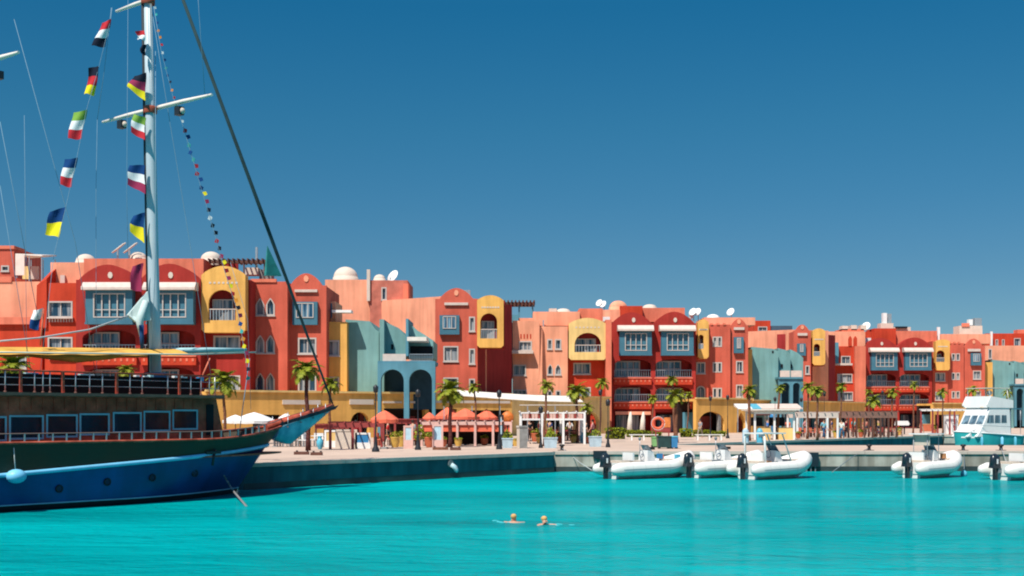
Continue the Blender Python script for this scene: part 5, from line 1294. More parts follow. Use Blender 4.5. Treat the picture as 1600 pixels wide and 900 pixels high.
# long white awning
h = House('long_awning', 'long sagging cream awning over the cafe fronts', 690, 103, 8, 'awning')
zz = lambda y: h.z(y, 690); L = h.u(905)
n = 10
for i in range(n):
    a, b = L*i/n, L*(i+1)/n-.02; dz = -.0
    t0, t1 = i/n, (i+1)/n; ztp = lambda t_: 4.3-.65*math.sin(t_*PI*.5)*.9; 
    MB().hexa([(a, -1.8, ztp(t0)-.55), (b, -1.8, ztp(t1)-.55), (a, 1.5, ztp(t0)-.06), (b, 1.5, ztp(t1)-.06), (a, -1.8, ztp(t0)-.50), (b, -1.8, ztp(t1)-.50), (a, 1.5, ztp(t0)), (b, 1.5, ztp(t1))], awning_w).build('canvas', h.e)
for i in range(6): MB().box(L*i/5*.99, L*i/5*.99+.08, -1.8, -1.72, 0, 2.85, steel).build('post', h.e)
# beach cafe terrace to the right of the round headed palm
h = pergola('white roofed cafe stand with yellow counters', 1178, 1242, 687, 643, white, white, 3, 4, 4)
MB().box(-.3, h.L+.3, -.6, 4.4, h.z(643, 1178)+.1, h.z(643, 1178)+.2, awning_w).build('roof', h.e)
h.box('middle_beam', 1178, 1242, 648, 652, .1, .2, white, dref=0) if False else None
for x0, x1 in ((1180, 1204), (1217, 1240)): h.box('counter', x0, x1, 668, 687, .3, .9, pale_yellow, dref=.3)
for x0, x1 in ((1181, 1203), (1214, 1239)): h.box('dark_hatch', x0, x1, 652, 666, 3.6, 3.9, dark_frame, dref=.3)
h.box('sign_board', 1178, 1204, 643.5, 649, .06, .12, maroon_wood, dref=0)
h = pergola('pale framed terrace pergola under the far maroon wall', 1244, 1310, 685, 645, white, visor_m, 5, 4, 8)
h = pergola('brown timber terrace pergola before the far red flats', 1312, 1402, 684, 644, brown_wood, mat('faded brown beam', (.25, .12, .09), .8, .2, 3, .2), 8, 4, 9)
h = pergola('flat white canopy left of the motor yacht', 1456, 1512, 679, 640, maroon_wood, white, 3, 4, 2)
h = House('awning_roof', 'white and blue striped awning roofs over the middle cafe', 1150, 150, 0, 'awning')
for x0, x1, m_ in ((1150, 1172, white), (1172, 1186, sky_m), (1186, 1250, visor_m)):
    a, b, c, e = h.rect(x0, x1, 632, 638); MB().hexa([(a, -1.5, c-.1), (b, -1.5, c-.1), (a, 1.5, c+.25), (b, 1.5, c+.25), (a, -1.5, c), (b, -1.5, c), (a, 1.5, e+.1), (b, 1.5, e+.1)], m_).build('canvas', h.e)
for x in (1152, 1200, 1248): h.box('post', x, x+1.2, 639, 676, -1.4, -1.3, steel, dref=-1.3)

# stone pillars
for px, w_, yb, lb, m_ in ((812, 9, 700, 'pale slim stone pillar', cream), (818, 12, 700.5, 'grey stone pillar', grey_stone)):
    h = House('stone_pillar', lb+' standing at the quay edge', px-w_/2, (EYE-QZ)*F/(yb-HZ), 0, 'pillar')
    a, b, c, e = h.rect(px-w_/2, px+w_/2, 668, yb)
    MB().box(a, b, 0, .45, 0, e, m_).build('shaft', h.e); MB().box(a-.04, b+.04, -.04, .49, e+.001, e+.12, m_).build('cap', h.e)
# menu boards
def board(label, px, yb, yt, wpx, frame=pink_m, face=sky_m, name='menu_board'):
    g = G(px, yb); s = g.y/F; wd = wpx*s; H = (yb-yt)*s
    t = thing(name, label, 'sign board', g, 0)
    MB().plate([(-wd/2, 0), (wd/2, 0), (wd/2, H), (-wd/2, H)], [[(-wd/2+.12, H*.38), (wd/2-.12, H*.38), (wd/2-.12, H-.12), (-wd/2+.12, H-.12)]], -.05, .05, frame).build('frame', t)
    MB().box(-wd/2+.1, wd/2-.1, -.02, .03, H*.36, H-.1, face).build('panel', t); return t
pale_blue = mat('pale blue print', (.42, .60, .68), .5, .15, 3, .05)
board('menu board left of the second lamp post', 638, 701, 665, 15, face=pale_blue); board('menu board under the thick trunked palm', 684, 702, 663, 17, face=pale_blue)
board('white framed board by the maroon pergola left part', 518, 699, 672, 22, white, pale_yellow); board('tall cream notice board', 541, 701, 671, 34, cream, cream)
board('white notice board with a blue picture', 567, 701, 676, 24, white, blue_m); board('pale blue notice beside the orange round sign', 783, 697, 648, 8, black_metal, pale_blue)
board('white round topped board by the leafy palm', 909, 688, 645, 10, pink_m, white)
t = thing('round_sign', 'round orange sign by the pale blue notice', 'sign', G(793, 697), 0)
MB().lathe([(0, -.04), (.42, -.04), (.42, .04), (0, .04)], mat('orange sign face', (.62, .16, .03), .5, .3, 4, 0), n=18).build('disc', t, loc=(0, 0, 1.95)).rotation_euler = (R(90), 0, 0)
MB().box(-.04, .04, .05, .12, 0, 1.6, black_metal).build('post', t)
# planters
def planter(label, px, yb, yt, wpx, m=planter_m, plant=True):
    g = G(px, yb); s = g.y/F; wd = wpx*s; H = (yb-yt)*s
    t = thing('planter', label, 'planter', g, 0)
    MB().hexa([(-wd*.43, -.35, 0), (wd*.43, -.35, 0), (-wd*.43, .35, 0), (wd*.43, .35, 0), (-wd/2, -.42, H), (wd/2, -.42, H), (-wd/2, .42, H), (wd/2, .42, H)], m).build('box', t)
    MB().box(-wd/2-.03, wd/2+.03, -.45, .45, H+.002, H+.06, m).build('rim', t)
    if plant: leafy(t, (0, 0, H+.1), wd*.45, .3, .45, 60)
    return t
def leafy(par, c, rx, ry, rz_, n, m=None, name='foliage', seed=0):
    rn = random.Random(n+seed+int(rx*100)); mb = MB(); m = m or hedge_m
    for i in range(n):
        a = rn.random()*2*PI; u_ = rn.uniform(-.2, 1); rr = rn.uniform(.55, 1.05); q_ = math.sqrt(max(0, 1-u_*u_))
        p = Vector((c[0]+rx*rr*q_*math.cos(a), c[1]+ry*rr*q_*math.sin(a), c[2]+rz_*rr*u_)); s = rn.uniform(.06, .12)
        d1 = Vector((rn.uniform(-1, 1), rn.uniform(-1, 1), rn.uniform(-1, 1))).normalized()*s; d2 = d1.cross(Vector((rn.uniform(-1, 1), rn.uniform(-1, 1), rn.uniform(-1, 1)))).normalized()*s*.6
        k = len(mb.v); mb.v += [tuple(p-d1), tuple(p+d2), tuple(p+d1), tuple(p-d2)]; mb.f.append((k, k+1, k+2, k+3)); mb.m.append(mb.mi(m)); mb.sm.append(False)
    me = bpy.data.meshes.new(name); me.from_pydata(mb.v, [], mb.f); me.materials.append(m); me.update()
    o = bpy.data.objects.new(name, me); C.objects.link(o); o.parent = par; return o
planter('blue planter at the foot of the lamp post left of the pillar', 793, 700, 686, 17)
planter('pale blue planter right of the slim palm', 860, 700, 685, 21)
planter('pale blue planter with a red and white bush', 930, 698, 683, 20)
for px, yb, m_, lb in ((617, 699, pot_y, 'yellow pot with green plant left of the menu board'), (627, 698, pot_y, 'second yellow pot beside the menu board'), (671, 699, pot_r, 'terracotta pot right of the second lamp post'), (736, 694, pot_r, 'terracotta pot with yellow flowers by the slim palm'), (770, 694, pot_r, 'terracotta pot left of the pillar lamp'), (836, 690, pot_r, 'red jar before the white pergola')):
    g = G(px, yb); t = thing('flower_pot', lb, 'pot', g)
    MB().lathe([(.2, 0), (.32, .35), (.3, .62), (.34, .68), (.28, .68), (.26, .6), (0, .58)], m_, n=12).build('pot', t); leafy(t, (0, 0, .72), .34, .34, .35, 70, seed=px)
for px, yb, yt, lb in ((656, 700, 664, 'tall potted shrub beside the second lamp post'), (860, 690, 668, 'shrub behind the pale blue planter'), (882, 688, 668, 'shrub in the pergola yard'), (1200, 684, 674, 'tiny shrub by the yellow counter')):
    g = G(px, yb); s = g.y/F; H = (yb-yt)*s; t = thing('shrub', lb, 'shrub', g); MB().tube([(0, 0, 0), (0, 0, H*.7)], .04, trunk_m, 5).build('stem', t); leafy(t, (0, 0, H*.45), .35, .35, H*.55, 180, seed=px)
for i, (px, yb, lb, m_) in enumerate(((601, 700, 'light blue tall vase by the bow palm', sky_m), )): pass
for px, yb, m_, lb in ((500, 702, sky_m, 'light blue vase right of the bow palm'), (911, 692, sky_m, 'blue vase under the short palm'), (727, 695, sky_m, 'light blue vase on the parasol terrace'), (823, 690, black_metal, 'black urn before the white pergola')):
    t = thing('vase', lb, 'vase', G(px, yb)); t.scale = (.66,)*3; MB().lathe([(.16, 0), (.30, .35), (.34, .7), (.2, .98), (.14, 1.08), (.2, 1.18), (.12, 1.16), (0, 1.0)], m_, n=14).build('body', t)
    MB().lathe([(.2, 1.17), (.23, 1.2), (.2, 1.23)], m_, n=14).build('lip', t)
# hedges
def hedge(label, xa, xb, yb, yt):
    g = G(xa, yb); s = g.y/F; L = (xb-xa)*s; H = (yb-yt)*s; rn = random.Random(xa); mb = MB()
    for i in range(int(L*160)):
        x = rn.random()*L; y = rn.uniform(-.45, .45); zz_ = rn.uniform(.05, 1); 
        if rn.random() < .5: y = -.45+rn.uniform(-.05, .1)
        else: zz_ = 1-rn.random()*.15
        z = zz_*H*(1+.12*math.sin(x*1.7)+.06*math.sin(x*5)); s_ = rn.uniform(.07, .13)
        d1 = Vector((rn.uniform(-1, 1), rn.uniform(-1, 1), rn.uniform(-1, 1))).normalized()*s_; d2 = d1.cross(Vector((rn.random(), rn.random()-.5, rn.random()-.5))).normalized()*s_*.7; p = Vector((x, y, z))
        k = len(mb.v); mb.v += [tuple(p-d1), tuple(p+d2), tuple(p+d1), tuple(p-d2)]; mb.f.append((k, k+1, k+2, k+3))
    me = bpy.data.meshes.new('foliage'); me.from_pydata(mb.v, [], mb.f); me.materials.append(hedge_m); me.update()
    t = thing('hedge', label, 'hedge', g); o = bpy.data.objects.new('foliage', me); C.objects.link(o); o.parent = t; o['kind'] = 'stuff'
    MB().box(.1, L-.1, -.3, .3, 0, H*.8, mat('hedge twigs', (.03, .035, .01), .9)).build('inner_branches', t)
hedge('clipped hedge left of the closed parasols', 945, 978, 686, 670); hedge('clipped hedge under the closed parasols', 978, 1034, 683, 673)
hedge('clipped hedge before the double arch', 1062, 1082, 683, 671); hedge('long low hedge under the double arch', 1082, 1134, 682, 673)
# white benches
for px, px2, lb in ((983, 1028, 'white bench left of the lifebuoy board'), (1086, 1130, 'white bench before the long low hedge')):
    g = G(px, 688); s = g.y/F; L = (px2-px)*s; t = thing('bench', lb, 'bench', g)
    for k in range(3): MB().box(0, L, -.25+k*.18, -.11+k*.18, .44, .50, white).build('slat', t)
    for x in (.2, L/2, L-.2): MB().box(x-.06, x+.06, -.22, .24, 0, .438, white).build('leg', t)
# timber planks lying on the quay
for px, px2, yb, lb in ((485, 503, 711.5, 'dark low block on the quay under the bow palm'), (459, 482, 710.5, 'pale low timber left of the dark block'), (703, 720, 703.5, 'dark low block on the quay right of the menu board'), (676, 700, 703, 'brown timber lying under the menu board')):
    g = G(px, yb); L = (px2-px)*g.y/F; t = thing('mooring_timber', lb, 'timber', g)
    MB().box(0, L, 0, .3, .0, .16, brown_wood if 'dark' in lb else trunk_m).build('beam', t)
    for x in (.06, L-.16): MB().box(x, x+.1, .32, .42, 0, .22, black_metal).build('cleat', t)
# lifebuoy board
t = thing('lifebuoy', 'orange lifebuoy hanging on a red board before the centre building', 'lifebuoy', G(1028, 697))
ring = [( .36*math.cos(a), 0, 1.55+.36*math.sin(a)) for a in [k*PI/10 for k in range(21)]]
MB().tube(ring, .10, ring_m, 8).build('ring', t); MB().tube([(p[0]*1.28, -.09, 1.55+(p[2]-1.55)*1.28) for p in ring], .014, white, 5).build('grab_line', t)
t = thing('safety_board', 'red and orange safety board right of the lifebuoy', 'sign board', G(1040, 696.5))
MB().box(-.75, .35, .12, .18, .95, 1.25, maroon_wood).box(-.1, .35, .10, .18, 1.26, 1.95, mat('orange panel', (.66, .20, .05), .6, .3, 5)).build('panel', t)
MB().box(-.7, -.62, .13, .2, 0, .95, maroon_wood).box(.2, .28, .13, .2, 0, .95, maroon_wood).build('legs', t, kind='stuff')
# bins
def bin_(label, px, yb, wpx, hpx, m, lid=None):
    g = G(px, yb); s = g.y/F; wd = wpx*s; H = hpx*s; t = thing('waste_bin', label, 'bin', g)
    MB().hexa([(-wd*.45, -.35, .08), (wd*.45, -.35, .08), (-wd*.45, .35, .08), (wd*.45, .35, .08), (-wd/2, -.4, H), (wd/2, -.4, H), (-wd/2, .4, H), (wd/2, .4, H)], m).build('body', t)
    MB().box(-wd/2-.02, wd/2+.02, -.43, .43, H+.003, H+.07, lid or m).build('lid', t)
    for x in (-wd*.35, wd*.35): MB().tube([(x, -.3, .08), (x, .3, .08)], .08, black_metal, 8).build('wheel', t)
bin_('wide dark green container under the lifebuoy board', 1037, 701, 21, 18, green_m); bin_('slim light green bin left of the dark green container', 1022, 699, 7, 15, lime_m); bin_('blue bin right of the dark green container', 1053, 701, 10, 18, blue_m, sky_m)
# blue service pedestals
for px, m_, lb in ((1165, planter_m, 'grey blue service pedestal, left one of two'), (1187, sky_m, 'bright turquoise service pedestal, right one of two')):
    t = thing('service_pedestal', lb+' by the channel', 'pedestal', G(px, 693))
    MB().lathe([(.24, 0), (.24, .9), (.2, 1.0), (.1, 1.12), (0, 1.15)], m_, n=12).build('body', t); MB().box(-.12, .12, -.26, -.2, .5, .8, grey_m).build('socket', t); MB().lathe([(.3, 0), (.3, .07), (0, .07)], grey_stone, n=12).build('foot', t)
# white box lamp on post, right
t = thing('box_sign', 'white box on a dark post on the far quay', 'sign', G(1413, 678.5)); MB().box(-.06, .06, -.06, .06, 0, 1.0, black_metal).build('post', t); MB().prism([(-1.0, 1.0), (.35, 1.0), (.5, 1.15), (.3, 1.5), (-.9, 1.5)], 'y', -.4, .4, white).build('box', t)
for px, lb in ((1448, 'stack of orange boxes on the far quay'), ):
    t = thing('crate', lb, 'crate', G(px, 674)); MB().box(-.8, .8, -.5, .5, 0, .9, pot_r).build('box', t); MB().box(-.82, .82, -.52, .52, .902, 1.0, tan_m).build('lid', t)
t = thing('cabinet', 'white cabinet on the far quay beside the yacht bow', 'cabinet', G(1486, 678)); MB().box(-.7, .7, -.4, .4, 0, 2.1, white).build('body', t); MB().box(-.72, .72, -.43, .43, 2.102, 2.2, steel).build('top', t)

# ---- chairs and tables
def make_chair(m, fm, label, cat_group):
    t = thing('cafe_chair', label, 'chair', (0, 0, 0), 0, cat_group)
    MB().box(-.23, .23, -.22, .22, .42, .47, m).build('seat', t); MB().box(-.22, .22, .19, .23, .50, .9, m).build('backrest', t)
    lg = MB().box(-.025, .025, -.025, .025, 0, .418, fm).mesh('leg')
    for x in (-.2, .2):
        for y in (-.19, .19): inst('leg', lg, t, (x, y, 0))
    return t
def make_table(m, label, grp):
    t = thing('cafe_table', label, 'table', (0, 0, 0), 0, grp)
    MB().box(-.42, .42, -.42, .42, .71, .75, m).build('tabletop', t); MB().tube([(0, 0, .03), (0, 0, .709)], .04, grey_m, 6).build('leg', t); MB().lathe([(.26, 0), (.26, .03), (0, .03)], grey_m, n=10).build('foot', t)
    return t
SETS = [((430, 455, 470, 497), 699, white, steel, 'white cafe chair on the quay under the ship bow', 'white chairs under the bow', 'white cafe table on the quay under the ship bow'),
        ((612, 628, 646, 668), 697, coral, brown_wood, 'coral cafe chair around the menu boards', 'coral chairs by the menu boards', 'cafe table around the menu boards'),
        ((700, 716, 732, 752, 765), 694, rattan, brown_wood, 'dark rattan chair on the coral parasol terrace', 'rattan chairs under the coral parasols', 'cafe table on the coral parasol terrace'),
        ((832, 850, 868, 884, 900), 689, maroon_wood, maroon_wood, 'maroon chair in the white pergola yard', 'maroon chairs under the white pergola', 'cafe table in the white pergola yard'),
        ((1252, 1264, 1280, 1296), 684, coral, brown_wood, 'chair on the pale framed terrace', 'chairs on the pale framed terrace', 'table on the pale framed terrace'),
        ((1322, 1336, 1350, 1366, 1382, 1394), 682, maroon_wood, brown_wood, 'maroon chair on the brown timber terrace', 'chairs on the brown timber terrace', 'table on the brown timber terrace')]
rn = random.Random(5)
for pxs, yb, m_, fm, lc, gc, lt in SETS:
    ch = tb_ = None
    for i, px in enumerate(pxs):
        g = G(px, yb-rn.random()*1.5); od = ('leftmost', 'second', 'third', 'fourth', 'fifth', 'sixth')[i]
        if tb_ is None: tb_ = make_table(white if m_ is white else tan_m, lt, gc.replace('chairs', 'tables')); tb_.location = g; tb_['label'] = od+' '+lt
        else: dup(tb_, g, label=od+' '+lt)
        for side, dx, dy, rz in (('left', -.75, .1, PI/2), ('right', .75, -.1, -PI/2), ('rear', 0, .75, 0)):
            cl_ = lc+', '+side+' side of the '+od+' table'
            rz += rn.uniform(-.4, .4); p = Vector((g.x+dx, g.y+dy, QZ))
            if ch is None: ch = make_chair(m_, fm, cl_, gc); ch.location = p; ch.rotation_euler.z = rz
            else: dup(ch, p, rz, cl_)
# hanging box fenders and outlet on the quay walls
for px, py, Y, lb, w_, hh in ((937, 711, 73.8, 'dark box fender high on the grey quay wall at the left boat', .38, .5), (1266, 719, 74.1, 'dark fender panel on the grey quay wall right of the arched boat', .42, .9)):
    p = W(px, py, Y); t = thing('wall_fender', lb, 'fender', (p.x, Y, p.z))
    MB().box(-w_, w_, -.28, .0, -hh*.4, hh*.5, eng_m).build('pad', t)
    for x in (-w_*.6, 0, w_*.6): MB().box(x-.03, x+.03, -.2, -.02, -hh*.9, -hh*.4-.002, grey_m).build('chain', t)
p = Vector((-.9*1.05*3.35, 66.55-1.6, .7))
A = Vector((-11.5, 55.5)); B = Vector((2.3, 73)); k = (700-800)/F; d = B-A
tt = (k*A.y-A.x)/(d.x-k*d.y); q2 = A+d*tt; nrm = Vector((d.y, -d.x)).normalized()
t = thing('wall_outlet', 'grey outlet with pale water spout on the shaded quay wall', 'outlet', (q2.x+nrm.x*.1, q2.y+nrm.y*.1, 0), math.atan2(d.y, d.x))
MB().tube([(0, .1, .75), (0, -.12, .75)], .2, grey_stone, 12).build('pipe_mouth', t)
MB().tube([(0, -.1, .70), (.14, -.25, .56), (.2, -.3, .40), (.22, -.32, .30)], [.12, .13, .12, .04], mat('foaming water', (.45, .62, .66), .4, .3, 6, .3), 8).build('spout', t)
# mooring bollards and ropes on the pier
for i, (px, yb, tgt, lb) in enumerate(((1358, 703.5, ((1330, 715, 73.0), (1300, 738, 70)), 'black bollard on the pier left of the small console boat'), (1564, 702, ((1572, 720, 70), (1580, 735, 68)), 'black bollard on the pier at the yacht stern'), (1505, 704, ((1507, 725, 72), (1506, 738, 70)), 'black bollard above the blue mooring buoy'), (878, 705.6, ((905, 722, 72.6), (925, 735, 68)), 'black bollard at the corner of the grey quay'))):
    Yb = 76.2; bx_ = (px-800)/F*Yb; t = thing('bollard', lb, 'bollard', (bx_, Yb, QZ))
    MB().lathe([(.14, 0), (.1, .05), (.09, .22), (.17, .28), (.15, .36), (0, .38)], black_metal, n=12).build('post', t)
    MB().box(-.25, .25, -.2, .2, 0, .03, black_metal).build('plate', t)
    o = MB().tube([(bx_, Yb, QZ+.15)]+[W(*q) for q in tgt], .022, rope_l if i % 2 else grey_m, 5).build('mooring_rope'); tag(o, 'mooring rope of the '+lb, 'rope')
o = thing('mooring_buoy', 'small bright blue buoy floating left of the right edge boat', 'buoy', (W(1506, 741, 68).x, 68, 0)); MB().ball((0, 0, .12), .18, .18, .2, sky_m).build('float', o); MB().tube([(0, 0, .3), (0, 0, .42)], .03, grey_m, 6).build('eye', o)

# ================================================================ people
SKC = {}
def person(label, loc, rz=0, shirt=(.6, .6, .6), trouser=(.05, .05, .08), pose='walk', hs=1.0, hairm=None):
    t = thing('person', label, 'person', loc, rz)
    j = {'pel': (0, 0, .95), 'sp': (0, .01, 1.15), 'ch': (0, 0, 1.36), 'nk': (0, .0, 1.50), 'hd': (0, -.02, 1.58), 'hd2': (0, -.02, 1.70)}
    st = .20 if pose == 'walk' else .04
    for s_, n_ in ((-1, 'l'), (1, 'r')):
        f = st*(-s_)
        j['hip'+n_] = (.10*s_, 0, .90); j['kn'+n_] = (.11*s_, -f*.8-.02, .50); j['an'+n_] = (.11*s_, -f+(.06 if f < 0 else 0), .09); j['to'+n_] = (.12*s_, -f-.14, .04)
        j['sh'+n_] = (.19*s_, 0, 1.40); j['el'+n_] = (.25*s_, f*.5+.02, 1.13); j['wr'+n_] = (.25*s_, f*.9-.08, .90)
        j['pm'+n_] = (.25*s_, f*.95-.10, .84)
        for q_ in range(5): j['f%d%s' % (q_, n_)] = (.25*s_+(.0 if q_ < 4 else -.03*s_), f*.95-.13+.022*q_, .76+(.0, -.012, -.012, 0, .04)[q_])
    rad = dict(pel=.13, sp=.115, ch=.135, nk=.055, hd=.075, hd2=.085, hip=.085, kn=.058, an=.042, to=.035, sh=.062, el=.042, wr=.028, pm=.032)
    ed = [('pel', 'sp'), ('sp', 'ch'), ('ch', 'nk'), ('nk', 'hd'), ('hd', 'hd2')]
    for n_ in 'lr':
        ed += [('pel', 'hip'+n_), ('hip'+n_, 'kn'+n_), ('kn'+n_, 'an'+n_), ('an'+n_, 'to'+n_), ('ch', 'sh'+n_), ('sh'+n_, 'el'+n_), ('el'+n_, 'wr'+n_), ('wr'+n_, 'pm'+n_)]
        ed += [('pm'+n_, 'f%d%s' % (q_, n_)) for q_ in range(5)]
    def skinmesh(names, edges, grow, name, mtl):
        key = (name, pose)
        if key in SKC:
            m2 = SKC[key]
            if m2.materials[0] != mtl: m2 = m2.copy(); m2.materials[0] = mtl
            o = bpy.data.objects.new(name, m2); C.objects.link(o); o.parent = t; return o
        idx = {k: i for i, k in enumerate(names)}
        me = bpy.data.meshes.new(name); me.from_pydata([j[k] for k in names], [(idx[a], idx[b]) for a, b in edges], [])
        o = bpy.data.objects.new(name, me); C.objects.link(o); o.modifiers.new('s', 'SKIN'); sub = o.modifiers.new('d', 'SUBSURF'); sub.levels = sub.render_levels = 1
        sv = me.skin_vertices[0].data
        for k in names:
            b_ = k if k in rad else (k[:-1] if k[:-1] in rad else None); r_ = (rad[b_] if b_ else .009)+grow; sv[idx[k]].radius = (r_*(1.0), r_*(.8 if k in ('ch', 'sp', 'pel') else 1))
        sv[0].use_root = True
        dg = bpy.context.evaluated_depsgraph_get(); m2 = bpy.data.meshes.new_from_object(o.evaluated_get(dg)); bpy.data.objects.remove(o)
        m2.materials.clear(); m2.materials.append(mtl); m2.polygons.foreach_set('use_smooth', [True]*len(m2.polygons))
        SKC[key] = m2
        o = bpy.data.objects.new(name, m2); C.objects.link(o); o.parent = t; return o
    skinmesh(list(j), ed, 0, 'body', skin)
    sm = mat('cloth %.2f %.2f %.2f' % tuple(shirt), shirt, .9, .1, 5, .1, .1); tm = mat('cloth %.2f %.2f %.2f' % tuple(trouser), trouser, .9, .1, 5, .1, .1)
    skinmesh(['sp', 'pel', 'ch', 'shl', 'shr', 'ell', 'elr'], [('sp', 'pel'), ('sp', 'ch'), ('ch', 'shl'), ('ch', 'shr'), ('shl', 'ell'), ('shr', 'elr')], .018, 'shirt', sm)
    skinmesh(['pel', 'hipl', 'hipr', 'knl', 'knr', 'anl', 'anr'], [('pel', 'hipl'), ('pel', 'hipr'), ('hipl', 'knl'), ('hipr', 'knr'), ('knl', 'anl'), ('knr', 'anr')], .014, 'trousers', tm)
    MB().ball((0, .01, 1.68), .098, .115, .115, hairm or hair).build('hair', t)
    MB().ball((0, -.115, 1.63), .014, .03, .02, skin, 6, 4).ball((-.035, -.100, 1.655), .012, .008, .008, white, 6, 4).ball((.035, -.100, 1.655), .012, .008, .008, white, 6, 4).build('face', t)
    t.scale = (hs,)*3
    return t
person('person in a light blue shirt and dark shorts on the far quay', G(1128, 684), .4, (.25, .5, .6), (.05, .12, .2)) if False else None
PPL = [(1287, 685, 'person in a light blue shirt right of the channel lamp', (.22, .50, .58), (.04, .10, .2), .5), (1315, 686, 'person in a white shirt and blue jeans walking on the far quay', (.72, .68, .60), (.04, .20, .34), -.6),
       (1322, 684, 'person in maroon behind the walker in white', (.25, .03, .05), (.03, .03, .04), 1.2), (1231, 683, 'person in an orange dress at the yellow counter', (.66, .16, .08), (.6, .14, .07), 0),
       (1275, 682, 'person in black on the pale framed terrace', (.02, .02, .03), (.02, .02, .03), 2), (877, 689, 'person in dark clothes in the white pergola yard', (.03, .05, .06), (.02, .02, .03), .3),
       (556, 699, 'person in red before the cream notice board', (.5, .04, .05), (.05, .03, .03), .8), (718, 693, 'person in blue on the parasol terrace', (.08, .25, .45), (.03, .04, .06), 1), (1352, 681, 'person in coral on the brown timber terrace', (.6, .2, .15), (.05, .05, .07), 0), (915, 690, 'person in black by the blue vase', (.02, .02, .02), (.02, .02, .02), 2.4),
       (827, 688, 'person in a black shirt behind the black urn', (.02, .025, .03), (.12, .04, .03), .2), (1212, 683, 'person in dark red beside the blue umbrella', (.35, .08, .08), (.03, .03, .05), 1)]
COLS = dict(red=(.5, .04, .04), white=(.7, .68, .64), navy=(.02, .05, .14), turquoise=(.05, .40, .42), yellow=(.65, .5, .06), grey=(.25, .25, .26), pink=(.6, .25, .25), green=(.08, .22, .06), blue=(.06, .2, .5))
for q_, (px, yb, k, pl_) in enumerate(((431, 696, 'white', 'by the chairs under the bow'), (468, 697, 'navy', 'left of the bow palm'), (606, 697, 'red', 'under the single coral parasol'), (645, 695, 'grey', 'behind the menu board'), (693, 694, 'turquoise', 'left of the thick trunked palm'),
        (712, 690, 'red', 'at the bar of the parasol terrace'), (733, 689, 'yellow', 'under the widest coral parasol'), (751, 690, 'navy', 'right of the slim palm'), (768, 691, 'green', 'by the terracotta pot near the pillar'), (842, 689, 'red', 'left of the slim palm in the pergola yard'), (859, 687, 'navy', 'behind the pale blue planter'),
        (890, 687, 'white', 'beside the leafy palm'), (926, 690, 'pink', 'behind the flowering planter'), (1094, 684, 'grey', 'on the white bench side of the double arch'), (1199, 681, 'blue', 'at the cafe counter'), (1258, 681, 'pink', 'left of the palm pair'), (1299, 682, 'navy', 'at the right end of the pale framed terrace'),
        (1334, 680, 'turquoise', 'inside the brown timber terrace'), (1372, 680, 'yellow', 'on the right of the brown timber terrace'), (1440, 677, 'grey', 'beside the orange boxes'))):
    PPL.append((px, yb, 'person in a %s top %s' % (k, pl_), COLS[k], ((.03, .04, .08), (.3, .26, .2), (.05, .05, .05))[q_ % 3], q_*.9))
for px, yb, lb, c1_, c2_, rz in PPL: person(lb, G(px, yb), rz, c1_, c2_, pose='walk' if 'walk' in lb or rz > .4 else 'stand', hs=1.0)
t = thing('closed_parasol', 'tall blue closed umbrella at the yellow counter', 'closed parasol', G(1208, 684)); MB().lathe([(.08, .5), (.2, .8), (.34, 1.9), (.3, 2.3), (0, 2.5)], blue_m, n=10).build('canopy', t); MB().tube([(0, 0, 0), (0, 0, 2.5)], .03, steel, 6).build('pole', t)
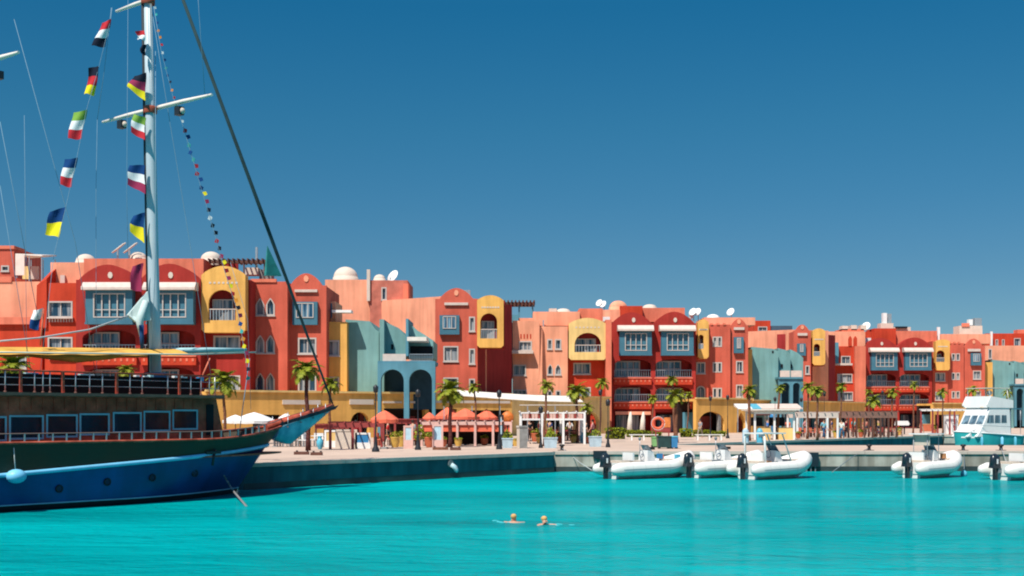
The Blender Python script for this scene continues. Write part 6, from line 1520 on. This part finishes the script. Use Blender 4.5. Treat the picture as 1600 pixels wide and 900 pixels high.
# swimmers
def swimmer(label, px, py, rz):
    Y = EYE*F/(py-HZ); x = (px-800)/F*Y; t = thing('person', label, 'person', (x, Y, 0), rz)
    names = {'hd': (0, 0, .18), 'hd2': (0, .0, .10), 'nk': (0, .02, .02), 'ch': (0, .10, -.10), 'sp': (0, .40, -.16), 'pel': (0, .65, -.2), 'shl': (-.19, .08, -.04), 'shr': (.19, .08, -.04), 'ell': (-.34, -.14, -.03), 'elr': (.36, -.08, -.02), 'wrl': (-.25, -.38, -.04), 'wrr': (.28, -.36, -.04)}
    r_ = dict(hd=.095, hd2=.085, nk=.06, ch=.14, sp=.12, pel=.13, shl=.07, shr=.07, ell=.045, elr=.045, wrl=.03, wrr=.03)
    edges = [('ch', 'nk'), ('nk', 'hd2'), ('hd2', 'hd'), ('ch', 'sp'), ('sp', 'pel'), ('ch', 'shl'), ('ch', 'shr'), ('shl', 'ell'), ('shr', 'elr'), ('ell', 'wrl'), ('elr', 'wrr')]
    for s_, n_ in ((-1, 'l'), (1, 'r')):
        w0 = Vector(names['wr'+n_])
        for q_ in range(5): names['f%d%s' % (q_, n_)] = tuple(w0+Vector((-.03*s_+.02*q_*s_*.8, -.16+(.05 if q_ == 4 else 0), -.01))); r_['f%d%s' % (q_, n_)] = .010; edges.append(('wr'+n_, 'f%d%s' % (q_, n_)))
    ks = ['ch']+[k for k in names if k != 'ch']; idx = {k: i for i, k in enumerate(ks)}
    me = bpy.data.meshes.new('body'); me.from_pydata([names[k] for k in ks], [(idx[a], idx[b]) for a, b in edges], [])
    o = bpy.data.objects.new('body', me); C.objects.link(o); o.modifiers.new('s', 'SKIN'); o.modifiers.new('d', 'SUBSURF').render_levels = 1
    for k in ks: me.skin_vertices[0].data[idx[k]].radius = (r_[k],)*2
    me.skin_vertices[0].data[0].use_root = True
    m2 = bpy.data.meshes.new_from_object(o.evaluated_get(bpy.context.evaluated_depsgraph_get())); bpy.data.objects.remove(o); m2.materials.clear(); m2.materials.append(skin); m2.polygons.foreach_set('use_smooth', [True]*len(m2.polygons))
    o = bpy.data.objects.new('body', m2); C.objects.link(o); o.parent = t
    t.scale = (.9,)*3; MB().ball((0, .035, .20), .100, .108, .09, gold_hair).build('hair', t)
    MB().ball((0, -.10, .13), .014, .028, .018, skin, 6, 4).ball((-.035, -.085, .155), .012, .008, .008, white, 6, 4).ball((.035, -.085, .155), .012, .008, .008, white, 6, 4).build('face', t)
    wake(t, 1.0)
    return t
wake_m = mat('broken wake water', (.06, .42, .44), .3, .3, 3, .5, .3, bscale=6)
def wake(t, sx):
    mb = MB(); rn = random.Random(int(sx*9)+3)
    for k in range(6):
        x = .12+k*.12+rn.uniform(-.05, .05); y = rn.uniform(-.5, .4); rx = rn.uniform(.06, .13)
        mb.lathe([(rx, -.02), (rx*.8, .012), (0, .02)], wake_m, (x, y, 0), 8)
    mb.build('wake', t, kind='stuff')
swimmer('sandy haired swimmer on the left with only the head above the turquoise water', 803, 816, 2.9)
swimmer('sandy haired swimmer on the right with only the head above the turquoise water', 851, 820, .5)

# small multi piece ornaments are too fine to pick apart
for o in bpy.data.objects:
    if o.parent is not None and o.name.split('.')[0] in ('parapet_ornament', 'frieze', 'wall_slots', 'railing', 'balustrade'): o['kind'] = 'stuff'
